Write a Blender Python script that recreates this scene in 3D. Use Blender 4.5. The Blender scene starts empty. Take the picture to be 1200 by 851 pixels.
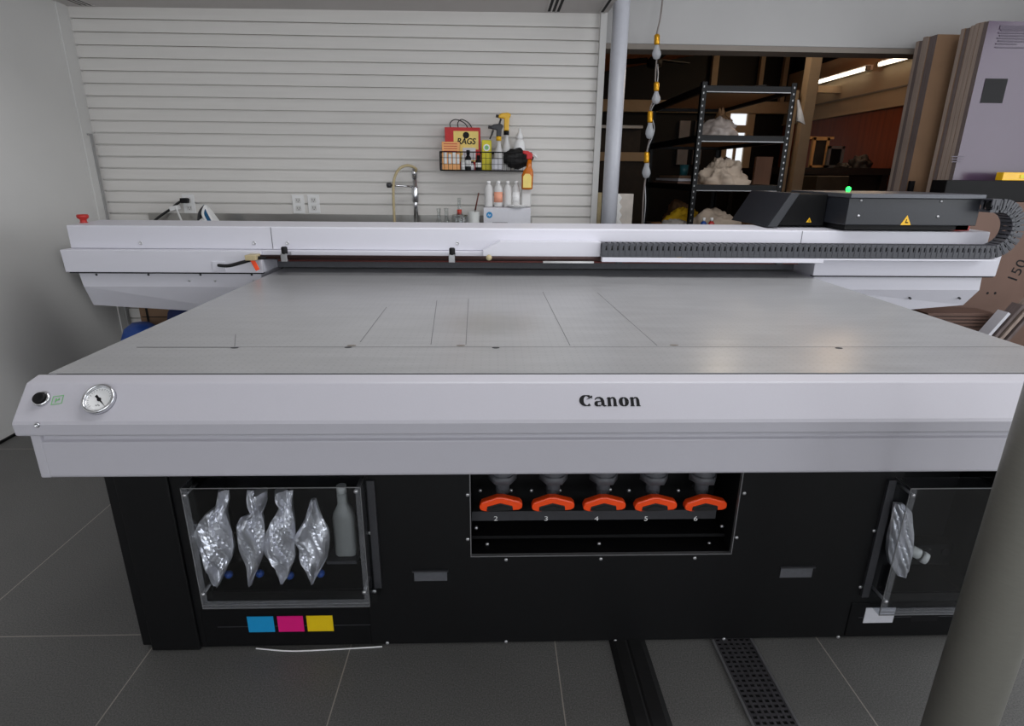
import bpy, bmesh, math, random
from mathutils import Vector, Matrix, noise
random.seed(7)
SC = bpy.context.scene
COL = SC.collection
PI = math.pi

# ------------------------------------------------------------------ camera
FPX, PITCH, YAW, ROLL, CAMH = 678.45, math.radians(18.0766), math.radians(1.9613), math.radians(0.5994), 1.342
_cp, _sp, _cy, _sy = math.cos(PITCH), math.sin(PITCH), math.cos(YAW), math.sin(YAW)
FW = Vector((_sy*_cp, _cy*_cp, -_sp)); _r = Vector((_cy, -_sy, 0)); _u = _r.cross(FW)
RT = _r*math.cos(ROLL) + _u*math.sin(ROLL); UP = -_r*math.sin(ROLL) + _u*math.cos(ROLL)
EYE = Vector((0, 0, CAMH))
def ray(x, y): return RT*((x-600)/FPX) - UP*((y-425.5)/FPX) + FW
def ay(x, y, Y):
    d = ray(x, y); return EYE + d*(Y/d.y)
def az(x, y, Z):
    d = ray(x, y); return EYE + d*((Z-CAMH)/d.z)
def ax(x, y, X):
    d = ray(x, y); return EYE + d*(X/d.x)
def apl(x, y, p, n):
    d = ray(x, y); return EYE + d*((Vector(p)-EYE).dot(n)/d.dot(n))

cam = bpy.data.objects.new('camera', bpy.data.cameras.new('camera'))
COL.objects.link(cam)
M4 = Matrix((RT, UP, -FW)).transposed().to_4x4(); M4.translation = EYE
cam.matrix_world = M4
cam.data.sensor_width = 36; cam.data.lens = FPX/1200*36; cam.data.clip_start = .02
SC.camera = cam

# ------------------------------------------------------------------ materials
def nodes(name):
    m = bpy.data.materials.new(name); m.use_nodes = True
    nt = m.node_tree; b = nt.nodes['Principled BSDF']
    return m, nt, b
def s2l(c): return tuple((x/12.92 if x <= .04045 else ((x+.055)/1.055)**2.4) for x in c)
def mat(name, rgb, rough=.5, metal=0., nscale=0, namt=0., bump=0., bscale=None, spec=.5, stretch=None, coat=0):
    m, nt, b = nodes(name)
    c = s2l([v/255 for v in rgb])
    b.inputs['Base Color'].default_value = (*c, 1)
    b.inputs['Roughness'].default_value = rough; b.inputs['Metallic'].default_value = metal
    b.inputs['Specular IOR Level'].default_value = spec
    b.inputs['Coat Weight'].default_value = coat
    if nscale:
        tc = nt.nodes.new('ShaderNodeTexCoord'); mp = nt.nodes.new('ShaderNodeMapping')
        if stretch: mp.inputs['Scale'].default_value = stretch
        nt.links.new(tc.outputs['Object'], mp.inputs['Vector'])
        n = nt.nodes.new('ShaderNodeTexNoise'); n.inputs['Scale'].default_value = nscale; n.inputs['Detail'].default_value = 6
        nt.links.new(mp.outputs[0], n.inputs['Vector'])
        if namt:
            r = nt.nodes.new('ShaderNodeValToRGB')
            r.color_ramp.elements[0].position = .3; r.color_ramp.elements[1].position = .7
            r.color_ramp.elements[0].color = (*[v*(1-namt) for v in c], 1)
            r.color_ramp.elements[1].color = (*[min(1, v*(1+namt)) for v in c], 1)
            nt.links.new(n.outputs['Fac'], r.inputs[0]); nt.links.new(r.outputs[0], b.inputs['Base Color'])
        if bump:
            bp = nt.nodes.new('ShaderNodeBump'); bp.inputs['Strength'].default_value = bump; bp.inputs['Distance'].default_value = .004
            n2 = n
            if bscale:
                n2 = nt.nodes.new('ShaderNodeTexNoise'); n2.inputs['Scale'].default_value = bscale; n2.inputs['Detail'].default_value = 4
                nt.links.new(mp.outputs[0], n2.inputs['Vector'])
            nt.links.new(n2.outputs['Fac'], bp.inputs['Height']); nt.links.new(bp.outputs[0], b.inputs['Normal'])
    return m
def emis(name, rgb, s):
    m, nt, b = nodes(name); c = s2l([v/255 for v in rgb])
    b.inputs['Base Color'].default_value = (*c, 1)
    b.inputs['Emission Color'].default_value = (*c, 1); b.inputs['Emission Strength'].default_value = s
    return m
def clear(name, tint=(1, 1, 1), ior=1.45, gl=.03):
    m = bpy.data.materials.new(name); m.use_nodes = True; nt = m.node_tree
    for n in list(nt.nodes): nt.nodes.remove(n)
    o = nt.nodes.new('ShaderNodeOutputMaterial'); mx = nt.nodes.new('ShaderNodeMixShader')
    t = nt.nodes.new('ShaderNodeBsdfTransparent'); t.inputs[0].default_value = (*tint, 1)
    g = nt.nodes.new('ShaderNodeBsdfGlossy'); g.inputs['Roughness'].default_value = gl
    lw = nt.nodes.new('ShaderNodeLayerWeight'); pw = nt.nodes.new('ShaderNodeMath'); pw.operation = 'POWER'; pw.inputs[1].default_value = 5
    f = nt.nodes.new('ShaderNodeMath'); f.operation = 'MULTIPLY_ADD'; r0 = ((ior-1)/(ior+1))**2; f.inputs[1].default_value = 1-r0; f.inputs[2].default_value = r0
    nt.links.new(lw.outputs['Facing'], pw.inputs[0]); nt.links.new(pw.outputs[0], f.inputs[0])
    nt.links.new(f.outputs[0], mx.inputs[0]); nt.links.new(t.outputs[0], mx.inputs[1]); nt.links.new(g.outputs[0], mx.inputs[2])
    nt.links.new(mx.outputs[0], o.inputs[0])
    return m
def frost(name, k=.45):
    m = clear(name, (.95, .95, .96), 1.4, .1); nt = m.node_tree
    o = [n for n in nt.nodes if n.type == 'OUTPUT_MATERIAL'][0]; src = o.inputs[0].links[0].from_socket
    d = nt.nodes.new('ShaderNodeBsdfDiffuse'); d.inputs[0].default_value = (.62, .64, .68, 1)
    x = nt.nodes.new('ShaderNodeMixShader'); x.inputs[0].default_value = k
    nt.links.new(src, x.inputs[1]); nt.links.new(d.outputs[0], x.inputs[2]); nt.links.new(x.outputs[0], o.inputs[0])
    return m
M = {}
M['wall'] = mat('wall_paint', (214, 213, 211), .6, nscale=3, namt=.02, bump=.05, bscale=180)
M['slat'] = mat('slat_laminate', (224, 221, 217), .5, nscale=5, namt=.025, stretch=(.3, 1, 9))
M['soffit'] = mat('soffit_paint', (196, 192, 190), .6, nscale=4, namt=.03)
M['header'] = mat('header_paint', (160, 159, 159), .5, nscale=2, namt=.03)
M['lip'] = mat('header_lip', (120, 112, 104), .6, nscale=6, namt=.05)
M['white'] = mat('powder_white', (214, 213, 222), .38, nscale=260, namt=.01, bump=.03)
M['white_shaded'] = mat('powder_white_shaded', (188, 186, 194), .42, nscale=260, namt=.01, bump=.03)  # gantry's paint darkened: weaker light at the front put into the colour
M['black'] = mat('powder_black', (8, 8, 10), .5, nscale=60, namt=.12, bump=.05, bscale=400, spec=.3)
M['black2'] = mat('recess_black', (8, 8, 10), .6, nscale=40, namt=.2, spec=.2)
M['carriage'] = mat('carriage_black', (36, 38, 44), .42, nscale=120, namt=.08)
M['flange'] = mat('carriage_flange', (84, 86, 92), .4, metal=.3, nscale=90, namt=.06)
M['chain'] = mat('chain_plastic', (66, 67, 73), .5, nscale=90, namt=.08)
M['cable'] = mat('cable_black', (16, 16, 18), .45, nscale=50, namt=.1)
M['chrome'] = mat('chrome', (215, 216, 220), .14, 1.0, nscale=40, namt=.03)
M['steel'] = mat('brushed_steel', (168, 166, 162), .32, 1.0, nscale=60, namt=.06, stretch=(.1, 1, 6))
M['bolt'] = mat('bolt_steel', (205, 205, 208), .3, .8, nscale=80, namt=.05)
M['edge'] = mat('bare_edge', (150, 150, 152), .35, .7, nscale=80, namt=.05)
M['grey'] = mat('mid_grey_plastic', (84, 85, 90), .5, nscale=90, namt=.1, bump=.1)
M['dgrey'] = mat('dark_grey', (52, 52, 56), .5, nscale=90, namt=.1)
M['orange'] = mat('orange_plastic', (255, 78, 18), .38, nscale=70, namt=.04)
M['dorange'] = mat('dark_orange_plastic', (190, 42, 12), .4, nscale=70, namt=.06)
M['red'] = mat('red_plastic', (178, 40, 34), .35, nscale=60, namt=.05)
M['cyan'] = mat('cyan_sticker', (20, 146, 204), .45, nscale=60, namt=.02)
M['magenta'] = mat('magenta_sticker', (222, 18, 122), .45, nscale=60, namt=.02)
M['yellow'] = mat('yellow_sticker', (232, 196, 10), .45, nscale=60, namt=.02)
M['pale'] = mat('white_sticker', (205, 205, 212), .45, nscale=60, namt=.02)
M['ink'] = mat('print_black', (13, 12, 15), .55, nscale=60, namt=.05, spec=.25)
M['printw'] = mat('print_white', (235, 235, 235), .5, nscale=60, namt=.02)
M['green'] = mat('print_green', (120, 190, 120), .5, nscale=60, namt=.03)
M['foil'] = mat('silver_foil', (232, 232, 238), .3, .78, nscale=30, namt=.06, bump=.2, bscale=45)
M['tarp'] = mat('grey_wrap', (150, 140, 134), .45, nscale=14, namt=.3, bump=.5, bscale=30)
M['cloth'] = mat('drop_cloth', (172, 156, 140), .85, nscale=10, namt=.15, bump=.4, bscale=28)
M['cloth2'] = mat('pale_cloth', (186, 178, 170), .85, nscale=12, namt=.15, bump=.4, bscale=28)
M['ycloth'] = mat('yellow_cloth', (222, 178, 26), .8, nscale=12, namt=.15, bump=.4, bscale=28)
M['kraft'] = mat('brown_paper', (128, 96, 66), .75, nscale=9, namt=.2, bump=.4, bscale=20)
M['card'] = mat('brown_cardboard', (108, 84, 73), .75, nscale=5, namt=.07, bump=.05, bscale=90, stretch=(1, 1, .3))
M['card2'] = mat('tan_cardboard', (124, 96, 72), .7, nscale=5, namt=.08, bump=.05, bscale=90)
M['cedge'] = mat('sheet_edge', (150, 134, 124), .8, nscale=30, namt=.25, stretch=(1, 8, .2))
M['cedge2'] = mat('sheet_edge_dark', (104, 92, 90), .8, nscale=30, namt=.25, stretch=(1, 8, .2))
M['film'] = mat('film_sheet', (74, 58, 78), .2, nscale=3, namt=.06)
M['filmtext'] = mat('film_print', (64, 52, 70), .4, nscale=60, namt=.1)
M['fpost'] = mat('post_paint_olive', (138, 136, 128), .42, nscale=40, namt=.04, stretch=(1, 1, 6), bump=.05)
M['post'] = mat('post_paint', (182, 184, 192), .32, nscale=40, namt=.03)
M['rack'] = mat('rack_black', (7, 8, 11), .45, nscale=60, namt=.1, spec=.25)
M['pboard'] = mat('particle_board', (176, 140, 102), .7, nscale=60, namt=.12)
M['cream'] = mat('cream_timber', (176, 156, 128), .6, nscale=6, namt=.06, stretch=(1, .2, 1))
M['panelwood'] = mat('red_wood_panel', (140, 66, 28), .5, nscale=3, namt=.25, stretch=(1, 5, .35))
M['ceilwood'] = mat('ceiling_wood', (176, 104, 48), .55, nscale=3, namt=.25, stretch=(4, .4, 1))
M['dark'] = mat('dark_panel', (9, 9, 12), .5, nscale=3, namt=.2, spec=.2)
M['dark2'] = mat('dark_clutter', (34, 28, 24), .6, nscale=12, namt=.35)
M['lightwood'] = mat('light_wood', (196, 152, 100), .6, nscale=8, namt=.12, stretch=(1, 1, .2))
M['brass'] = mat('yellow_brass', (206, 150, 30), .3, .6, nscale=60, namt=.08)
M['lipacr'] = frost('frosted_acrylic', .07)
M['acrylic'] = clear('clear_acrylic', (.93, .94, .95), 1.5, .05)
M['glass'] = clear('clear_glass', (.93, .94, .94), 1.7, .05)
M['bulb'] = frost('bulb_glass')
M['plastic'] = mat('milky_plastic', (196, 198, 196), .35, nscale=20, namt=.04)
M['bottleg'] = mat('grey_white_bottle', (206, 205, 204), .35, nscale=20, namt=.03)
M['rubber'] = mat('black_rubber', (13, 13, 14), .6, nscale=60, namt=.2, bump=.2)
M['grate'] = mat('grate_steel', (96, 94, 98), .45, .7, nscale=50, namt=.2)
M['trench'] = mat('trench_dark', (10, 10, 11), .8, nscale=50, namt=.2)
M['hose'] = mat('beige_hose', (186, 170, 132), .5, nscale=60, namt=.1)
M['rbox'] = mat('red_carton', (196, 30, 34), .5, nscale=30, namt=.04)
M['ybox'] = mat('cream_yellow_print', (240, 214, 120), .5, nscale=30, namt=.04)
M['obox'] = mat('peach_carton', (238, 172, 108), .55, nscale=30, namt=.05)
M['lime'] = mat('lime_yellow_carton', (222, 210, 40), .5, nscale=30, namt=.04)
M['tyel'] = mat('trigger_yellow', (236, 182, 10), .35, nscale=30, namt=.03)
M['amber'] = mat('amber_cleaner', (196, 104, 12), .25, nscale=30, namt=.06)
M['blue'] = mat('blue_plastic', (24, 70, 150), .45, nscale=20, namt=.12)
M['teal'] = mat('iron_blue', (22, 92, 136), .3, nscale=20, namt=.06)
M['navy'] = mat('navy_cloth', (26, 40, 90), .7, nscale=20, namt=.2, bump=.3)
M['logoblue'] = mat('logo_blue', (20, 130, 190), .5, nscale=30, namt=.02)
M['lampw'] = emis('tube_light', (255, 240, 214), 6)
M['win'] = emis('daylight_pane', (225, 232, 240), 1.1)
M['led'] = emis('green_led', (40, 255, 90), 3)

def tile_material():
    m, nt, b = nodes('floor_tile'); L = nt.links
    tc = nt.nodes.new('ShaderNodeTexCoord'); sx = nt.nodes.new('ShaderNodeSeparateXYZ'); L.new(tc.outputs['Object'], sx.inputs[0])
    def mth(op, a, bb=None, c=None):
        n = nt.nodes.new('ShaderNodeMath'); n.operation = op
        for i, v in enumerate((a, bb, c)):
            if v is None: continue
            if hasattr(v, 'is_linked'): L.new(v, n.inputs[i])
            else: n.inputs[i].default_value = v
        return n.outputs[0]
    acc = None
    for p in (-1.614, -1.008, -.424, .186, .99, 1.6, 2.2, 2.8, 3.4, 4.0):
        e = mth('LESS_THAN', mth('ABSOLUTE', mth('SUBTRACT', sx.outputs[0], p)), .0017)
        acc = e if acc is None else mth('MAXIMUM', acc, e)
    for p in (-2.2, -.99, .215, 1.45, 2.715, 3.95, 5.2, 6.4, 7.6, 8.8, 10.0):
        acc = mth('MAXIMUM', acc, mth('LESS_THAN', mth('ABSOLUTE', mth('SUBTRACT', sx.outputs[1], p)), .0017))
    n = nt.nodes.new('ShaderNodeTexNoise'); n.inputs['Scale'].default_value = 260; n.inputs['Detail'].default_value = 3
    L.new(tc.outputs['Object'], n.inputs['Vector'])
    r = nt.nodes.new('ShaderNodeValToRGB'); r.color_ramp.elements[0].position = .35; r.color_ramp.elements[1].position = .75
    r.color_ramp.elements[0].color = (.088, .087, .083, 1); r.color_ramp.elements[1].color = (.185, .182, .175, 1)
    L.new(n.outputs['Fac'], r.inputs[0])
    n2 = nt.nodes.new('ShaderNodeTexNoise'); n2.inputs['Scale'].default_value = 2.2; n2.inputs['Detail'].default_value = 4
    L.new(tc.outputs['Object'], n2.inputs['Vector'])
    mr = nt.nodes.new('ShaderNodeMapRange'); mr.inputs['To Min'].default_value = .82; mr.inputs['To Max'].default_value = 1.18
    L.new(n2.outputs['Fac'], mr.inputs['Value'])
    hs = nt.nodes.new('ShaderNodeMixRGB'); hs.blend_type = 'MULTIPLY'; hs.inputs[0].default_value = 1
    L.new(r.outputs[0], hs.inputs[1]); L.new(mr.outputs[0], hs.inputs[2])
    mx = nt.nodes.new('ShaderNodeMixRGB'); L.new(acc, mx.inputs[0]); L.new(hs.outputs[0], mx.inputs[1])
    mx.inputs[2].default_value = (.36, .33, .29, 1)
    L.new(mx.outputs[0], b.inputs['Base Color'])
    b.inputs['Roughness'].default_value = .5
    bp = nt.nodes.new('ShaderNodeBump'); bp.inputs['Strength'].default_value = .25; bp.inputs['Distance'].default_value = .002
    L.new(n.outputs['Fac'], bp.inputs['Height']); L.new(bp.outputs[0], b.inputs['Normal'])
    return m
M['tile'] = tile_material()

def bed_material():
    m, nt, b = nodes('vacuum_bed'); L = nt.links
    tc = nt.nodes.new('ShaderNodeTexCoord')
    mp = nt.nodes.new('ShaderNodeMapping'); mp.inputs['Scale'].default_value = (1, 5, 1); L.new(tc.outputs['Object'], mp.inputs[0])
    n = nt.nodes.new('ShaderNodeTexNoise'); n.inputs['Scale'].default_value = 5; n.inputs['Detail'].default_value = 7
    L.new(mp.outputs[0], n.inputs['Vector'])
    r = nt.nodes.new('ShaderNodeValToRGB'); r.color_ramp.elements[0].position = .3; r.color_ramp.elements[1].position = .75
    r.color_ramp.elements[0].color = (.33, .33, .337, 1); r.color_ramp.elements[1].color = (.385, .385, .392, 1)
    L.new(n.outputs['Fac'], r.inputs[0])
    v = nt.nodes.new('ShaderNodeTexVoronoi'); v.inputs['Scale'].default_value = 46; v.inputs['Randomness'].default_value = 0
    v.voronoi_dimensions = '2D'; L.new(tc.outputs['Object'], v.inputs['Vector'])
    lt = nt.nodes.new('ShaderNodeMath'); lt.operation = 'LESS_THAN'; lt.inputs[1].default_value = .13; L.new(v.outputs['Distance'], lt.inputs[0])
    lm = nt.nodes.new('ShaderNodeMath'); lm.operation = 'MULTIPLY'; lm.inputs[1].default_value = .22; L.new(lt.outputs[0], lm.inputs[0])
    mx = nt.nodes.new('ShaderNodeMixRGB'); L.new(lm.outputs[0], mx.inputs[0]); L.new(r.outputs[0], mx.inputs[1]); mx.inputs[2].default_value = (.12, .12, .12, 1)
    # worn stain near the middle of the bed
    mp2 = nt.nodes.new('ShaderNodeMapping'); mp2.inputs['Location'].default_value = (0, 0, 0); L.new(tc.outputs['Object'], mp2.inputs[0])
    vd = nt.nodes.new('ShaderNodeVectorMath'); vd.operation = 'DISTANCE'; vd.inputs[1].default_value = STAIN; L.new(mp2.outputs[0], vd.inputs[0])
    nn = nt.nodes.new('ShaderNodeTexNoise'); nn.inputs['Scale'].default_value = 40; L.new(tc.outputs['Object'], nn.inputs['Vector'])
    ad = nt.nodes.new('ShaderNodeMath'); ad.operation = 'MULTIPLY_ADD'; ad.inputs[1].default_value = .1; L.new(nn.outputs['Fac'], ad.inputs[0]); L.new(vd.outputs['Value'], ad.inputs[2])
    mr = nt.nodes.new('ShaderNodeMapRange'); mr.inputs['From Min'].default_value = .12; mr.inputs['From Max'].default_value = .24
    mr.inputs['To Min'].default_value = .3; mr.inputs['To Max'].default_value = 0; L.new(ad.outputs[0], mr.inputs['Value'])
    m3 = nt.nodes.new('ShaderNodeMixRGB'); L.new(mr.outputs[0], m3.inputs[0]); L.new(mx.outputs[0], m3.inputs[1]); m3.inputs[2].default_value = (.19, .175, .15, 1)
    L.new(m3.outputs[0], b.inputs['Base Color'])
    b.inputs['Metallic'].default_value = .15; b.inputs['Roughness'].default_value = .27
    r2 = nt.nodes.new('ShaderNodeMapRange'); r2.inputs['To Min'].default_value = .26; r2.inputs['To Max'].default_value = .32
    L.new(n.outputs['Fac'], r2.inputs['Value']); L.new(r2.outputs[0], b.inputs['Roughness'])
    return m

# ------------------------------------------------------------------ mesh builder
LOC = {}
class MB:
    def __init__(s): s.v = []; s.f = []; s.mi = []; s.sm = []; s.cur = 0
    def add(s, vs, fs, smooth=False):
        o = len(s.v); s.v += [Vector(p) for p in vs]
        for f in fs: s.f.append([o+i for i in f]); s.mi.append(s.cur); s.sm.append(smooth)
        return s
    def slot(s, i): s.cur = i; return s
    def obox(s, c, a, b, d):
        c, a, b, d = map(Vector, (c, a, b, d)); vs = []
        for i in (-1, 1):
            for j in (-1, 1):
                for k in (-1, 1): vs.append(c+a*i+b*j+d*k)
        return s.add(vs, [(0,1,3,2),(4,6,7,5),(0,4,5,1),(2,3,7,6),(0,2,6,4),(1,5,7,3)])
    def box(s, x0, x1, y0, y1, z0, z1):
        return s.obox(((x0+x1)/2,(y0+y1)/2,(z0+z1)/2), ((x1-x0)/2,0,0), (0,(y1-y0)/2,0), (0,0,(z1-z0)/2))
    def prism(s, poly, axis, a0, a1):
        n = len(poly); vs = []
        for a in (a0, a1):
            for p, q in poly: vs.append({'x':(a,p,q),'y':(p,a,q),'z':(p,q,a)}[axis])
        fs = [tuple(range(n)), tuple(range(2*n-1, n-1, -1))]
        fs += [(i, (i+1)%n, n+(i+1)%n, n+i) for i in range(n)]
        return s.add(vs, fs)
    def loft(s, rings, cap=True, smooth=True, closed=True):
        n = len(rings[0]); vs = [p for r in rings for p in r]; fs = []
        for k in range(len(rings)-1):
            for i in range(n if closed else n-1):
                fs.append((k*n+i, k*n+(i+1)%n, (k+1)*n+(i+1)%n, (k+1)*n+i))
        s.add(vs, fs, smooth)
        if cap and closed:
            s.add(rings[0], [tuple(range(n))]); s.add(rings[-1], [tuple(range(n))])
        return s
    def cyl(s, p0, p1, r0, r1=None, n=16, cap=True):
        p0, p1 = Vector(p0), Vector(p1); r1 = r0 if r1 is None else r1
        d = (p1-p0).normalized(); a = d.orthogonal().normalized(); b = d.cross(a)
        rg = [[p+(a*math.cos(2*PI*i/n)+b*math.sin(2*PI*i/n))*r for i in range(n)] for p, r in ((p0, r0), (p1, r1))]
        return s.loft(rg, cap)
    def tube(s, path, r, n=8, cap=True):
        P = [Vector(p) for p in path]; rg = []; a = None
        for i, p in enumerate(P):
            d = (P[min(i+1, len(P)-1)]-P[max(i-1, 0)]).normalized()
            a = d.orthogonal().normalized() if a is None else (a-d*a.dot(d)).normalized()
            b = d.cross(a); rr = r[i] if isinstance(r, (list, tuple)) else r
            rg.append([p+(a*math.cos(2*PI*k/n)+b*math.sin(2*PI*k/n))*rr for k in range(n)])
        return s.loft(rg, cap)
    def lathe(s, prof, c=(0,0,0), axis=(0,0,1), n=20, sx=1, sy=1):
        c = Vector(c); d = Vector(axis).normalized()
        if abs(d.z) > .99: a, b = Vector((1,0,0)), Vector((0,1,0))
        else: a = d.orthogonal().normalized(); b = d.cross(a)
        rg = [[c+d*z+(a*math.cos(2*PI*i/n)*sx+b*math.sin(2*PI*i/n)*sy)*max(r, 1e-5) for i in range(n)] for r, z in prof]
        return s.loft(rg, True)
    def ball(s, c, r, n=12, sc=(1,1,1)):
        c = Vector(c); rg = []
        for k in range(n+1):
            t = -PI/2+PI*k/n; q = max(math.cos(t), 1e-3)*r
            rg.append([c+Vector((q*math.cos(2*PI*i/(2*n))*sc[0], q*math.sin(2*PI*i/(2*n))*sc[1], r*math.sin(t)*sc[2])) for i in range(2*n)])
        return s.loft(rg)
    def quad(s, a, b, c, d): return s.add([a,b,c,d], [(0,1,2,3)])
    def text(s, txt, o, xd, yd, h, depth=.0006, align='CENTER', stretch=1.):
        cu = bpy.data.curves.new('t', 'FONT'); cu.body = txt; cu.align_x = align; cu.align_y = 'CENTER'; cu.size = 1
        ob = bpy.data.objects.new('t', cu); COL.objects.link(ob)
        dg = bpy.context.evaluated_depsgraph_get(); dg.update()
        me = ob.evaluated_get(dg).to_mesh()
        o, xd, yd = Vector(o), Vector(xd).normalized(), Vector(yd).normalized(); nd = xd.cross(yd)
        k = h/.7
        s.add([o+xd*(v.co.x*k*stretch)+yd*(v.co.y*k)+nd*depth for v in me.vertices], [tuple(p.vertices) for p in me.polygons])
        ob.evaluated_get(dg).to_mesh_clear(); bpy.data.objects.remove(ob); bpy.data.curves.remove(cu)
        return s
    def strokes(s, paths, o, xd, yd, k, depth=.0006):
        o, xd, yd = Vector(o), Vector(xd).normalized(), Vector(yd).normalized(); nd = xd.cross(yd)
        for path in paths:      # (x, y, half width, nib angle deg or None)
            L, R_ = [], []
            for i, (x, y, w) in enumerate(path):
                x0, y0 = path[max(i-1, 0)][:2]; x1, y1 = path[min(i+1, len(path)-1)][:2]
                dx, dy = x1-x0, y1-y0; l = math.hypot(dx, dy) or 1
                L.append((x-dy/l*w, y+dx/l*w)); R_.append((x+dy/l*w, y-dx/l*w))
            n = len(path)
            s.add([o+xd*(x*k)+yd*(y*k)+nd*depth for x, y in L+R_], [(i, i+1, n+i+1, n+i) for i in range(n-1)])
        return s
    def build(s, name, mats, parent=None, loc=None, bev=0, seg=2, fix=True, solid=0):
        if not isinstance(mats, (list, tuple)): mats = [mats]
        if parent is not None: loc = LOC[parent.name]
        elif loc is None:
            lo = [min(v[i] for v in s.v) for i in range(3)]; hi = [max(v[i] for v in s.v) for i in range(3)]
            loc = Vector(((lo[0]+hi[0])/2, (lo[1]+hi[1])/2, lo[2]))
        loc = Vector(loc)
        me = bpy.data.meshes.new(name); me.from_pydata([v-loc for v in s.v], [], s.f)
        for i, p in enumerate(me.polygons): p.material_index = s.mi[i]; p.use_smooth = s.sm[i]
        for m in mats: me.materials.append(M[m] if isinstance(m, str) else m)
        if fix:
            bm = bmesh.new(); bm.from_mesh(me); bmesh.ops.remove_doubles(bm, verts=bm.verts, dist=1e-6)
            bmesh.ops.recalc_face_normals(bm, faces=bm.faces); bm.to_mesh(me); bm.free()
        o = bpy.data.objects.new(name, me); COL.objects.link(o)
        if parent is not None: o.parent = parent
        else: o.location = loc
        LOC[o.name] = loc
        if bev:
            b = o.modifiers.new('bevel', 'BEVEL'); b.width = bev; b.segments = seg; b.limit_method = 'ANGLE'; b.angle_limit = .6
            b.harden_normals = False
        if solid:
            q = o.modifiers.new('solid', 'SOLIDIFY'); q.thickness = solid
        return o
def tag(o, label, cat, group=None, kind=None):
    o['label'] = label; o['category'] = cat
    if group: o['group'] = group
    if kind: o['kind'] = kind
    return o
def thing(name, label, cat, loc, group=None):
    o = bpy.data.objects.new(name, None); COL.objects.link(o); o.location = loc; o.empty_display_size = .1
    LOC[o.name] = Vector(loc); return tag(o, label, cat, group)
def lab(o, label): o['label'] = label; return o
def struct(mb, name, m, bev=0, **k):
    o = mb.build(name, m, loc=(0,0,0), bev=bev, **k); o['kind'] = 'structure'; return o
def solo(mb, name, m, label, cat, group=None, **k):
    return tag(mb.build(name, m, **k), label, cat, group)
def dup(o, dx):
    c = o.copy(); COL.objects.link(c); c.location = Vector(o.location)+Vector(dx); LOC[c.name] = LOC[o.name]+Vector(dx)
    for ch in o.children:
        d = ch.copy(); COL.objects.link(d); d.parent = c
        for g in ch.children:
            e = g.copy(); COL.objects.link(e); e.parent = d
    return c
def bez(p, n=16):
    P = [Vector(q) for q in p]; out = []
    for i in range(len(P)-1):
        a, b, c, d = P[max(i-1,0)], P[i], P[i+1], P[min(i+2,len(P)-1)]
        for k in range(n):
            t = k/n; out.append(.5*((2*b)+(c-a)*t+(2*a-5*b+4*c-d)*t*t+(3*b-a-3*c+d)*t**3))
    return out+[P[-1]]
X3, Y3, Z3 = Vector((1,0,0)), Vector((0,1,0)), Vector((0,0,1))

# ================================================================== SETTING
WY = 4.02                       # slatwall plane
struct(MB().box(-2.75, 6.2, -4.2, 12.2, -.12, 0), 'floor', 'tile')
# left wall
w = MB().box(-2.75, -2.535, -4.2, 4.3, 0, 3.0)
struct(w, 'wall_left', 'wall')
t = MB().box(-2.5355, -2.5265, 3.905, 3.99, 0, 2.268)
struct(t, 'trim_1', 'wall', bev=.002)
t = MB().box(-2.5365, -2.519, 3.968, 3.992, 0, 1.556).box(-2.5365, -2.519, 3.945, 3.968, 1.546, 1.556)
struct(t, 'trim_2', 'header', bev=.002)
struct(MB().box(-2.535, -2.523, -4.0, 3.9, 0, .012), 'baseboard_left', 'black')
# slatwall: real horizontal grooves
g = MB(); P0, PITCHZ = 2.202, .0708
prof = [(WY+.04, 0)]
zs = sorted([P0-PITCHZ*k for k in range(31)])
pr = [(WY, .0)]
for z in zs:
    if z < .03: continue
    pr += [(WY, z-.0052), (WY+.024, z-.0052), (WY+.024, z+.0052), (WY, z+.0052)]
pr += [(WY, 2.30)]
n = len(pr)
g.add([(-2.535, y, z) for y, z in pr]+[(.657, y, z) for y, z in pr], [(i, i+1, n+i+1, n+i) for i in range(n-1)])
g.box(-2.535, .657, WY+.0245, WY+.12, 0, 2.30)
o = struct(g, 'wall_back', 'slat', fix=False)
struct(MB().box(.657, .698, 3.995, 4.12, 0, 2.285), 'trim_3', 'wall', bev=.003)
# soffit with slot openings over the slatwall
s = MB()
s.prism([(-2.535, 2.266), (.70, 2.284), (.70, 3.0), (-2.535, 3.0)], 'y', 2.75, WY+.02)
struct(s, 'ceiling', 'soffit')
struct(MB().box(-2.535, 4.3, -4.2, 2.3, 3.0, 3.1).box(-2.535, 4.3, 2.3, 4.1, 3.0, 3.1), 'ceiling_upper', 'soffit')
h = MB().box(.70, 4.3, 4.05, 4.22, 2.128, 3.0)
struct(h, 'wall_header', 'header', bev=.004)
struct(MB().box(.70, 4.3, 4.055, 4.215, 2.098, 2.128), 'trim_4', 'lip')
struct(MB().box(4.2, 4.35, -4.2, 4.22, 0, 3.0), 'wall_right', 'wall')
struct(MB().box(3.75, 4.3, 4.05, 4.22, 0, 2.1), 'wall_partition', 'wall')
# wall behind the camera with three window openings
fw = MB().box(-2.6, 4.3, -4.3, -4.2, 0, .5).box(-2.6, 4.3, -4.3, -4.2, 2.7, 3.0)
for a, b in ((-2.6, -2.2), (-.3, 0), (1.9, 2.2), (4.1, 4.3)): fw.box(a, b, -4.3, -4.2, .5, 2.7)
struct(fw, 'wall_front', 'wall')
for i, (a, b) in enumerate(((-2.2, -.3), (0, 1.9), (2.2, 4.1))):
    struct(MB().box(a, b, -4.27, -4.26, .5, 2.7), 'window_%d' % (i+1), M['win'])

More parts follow.
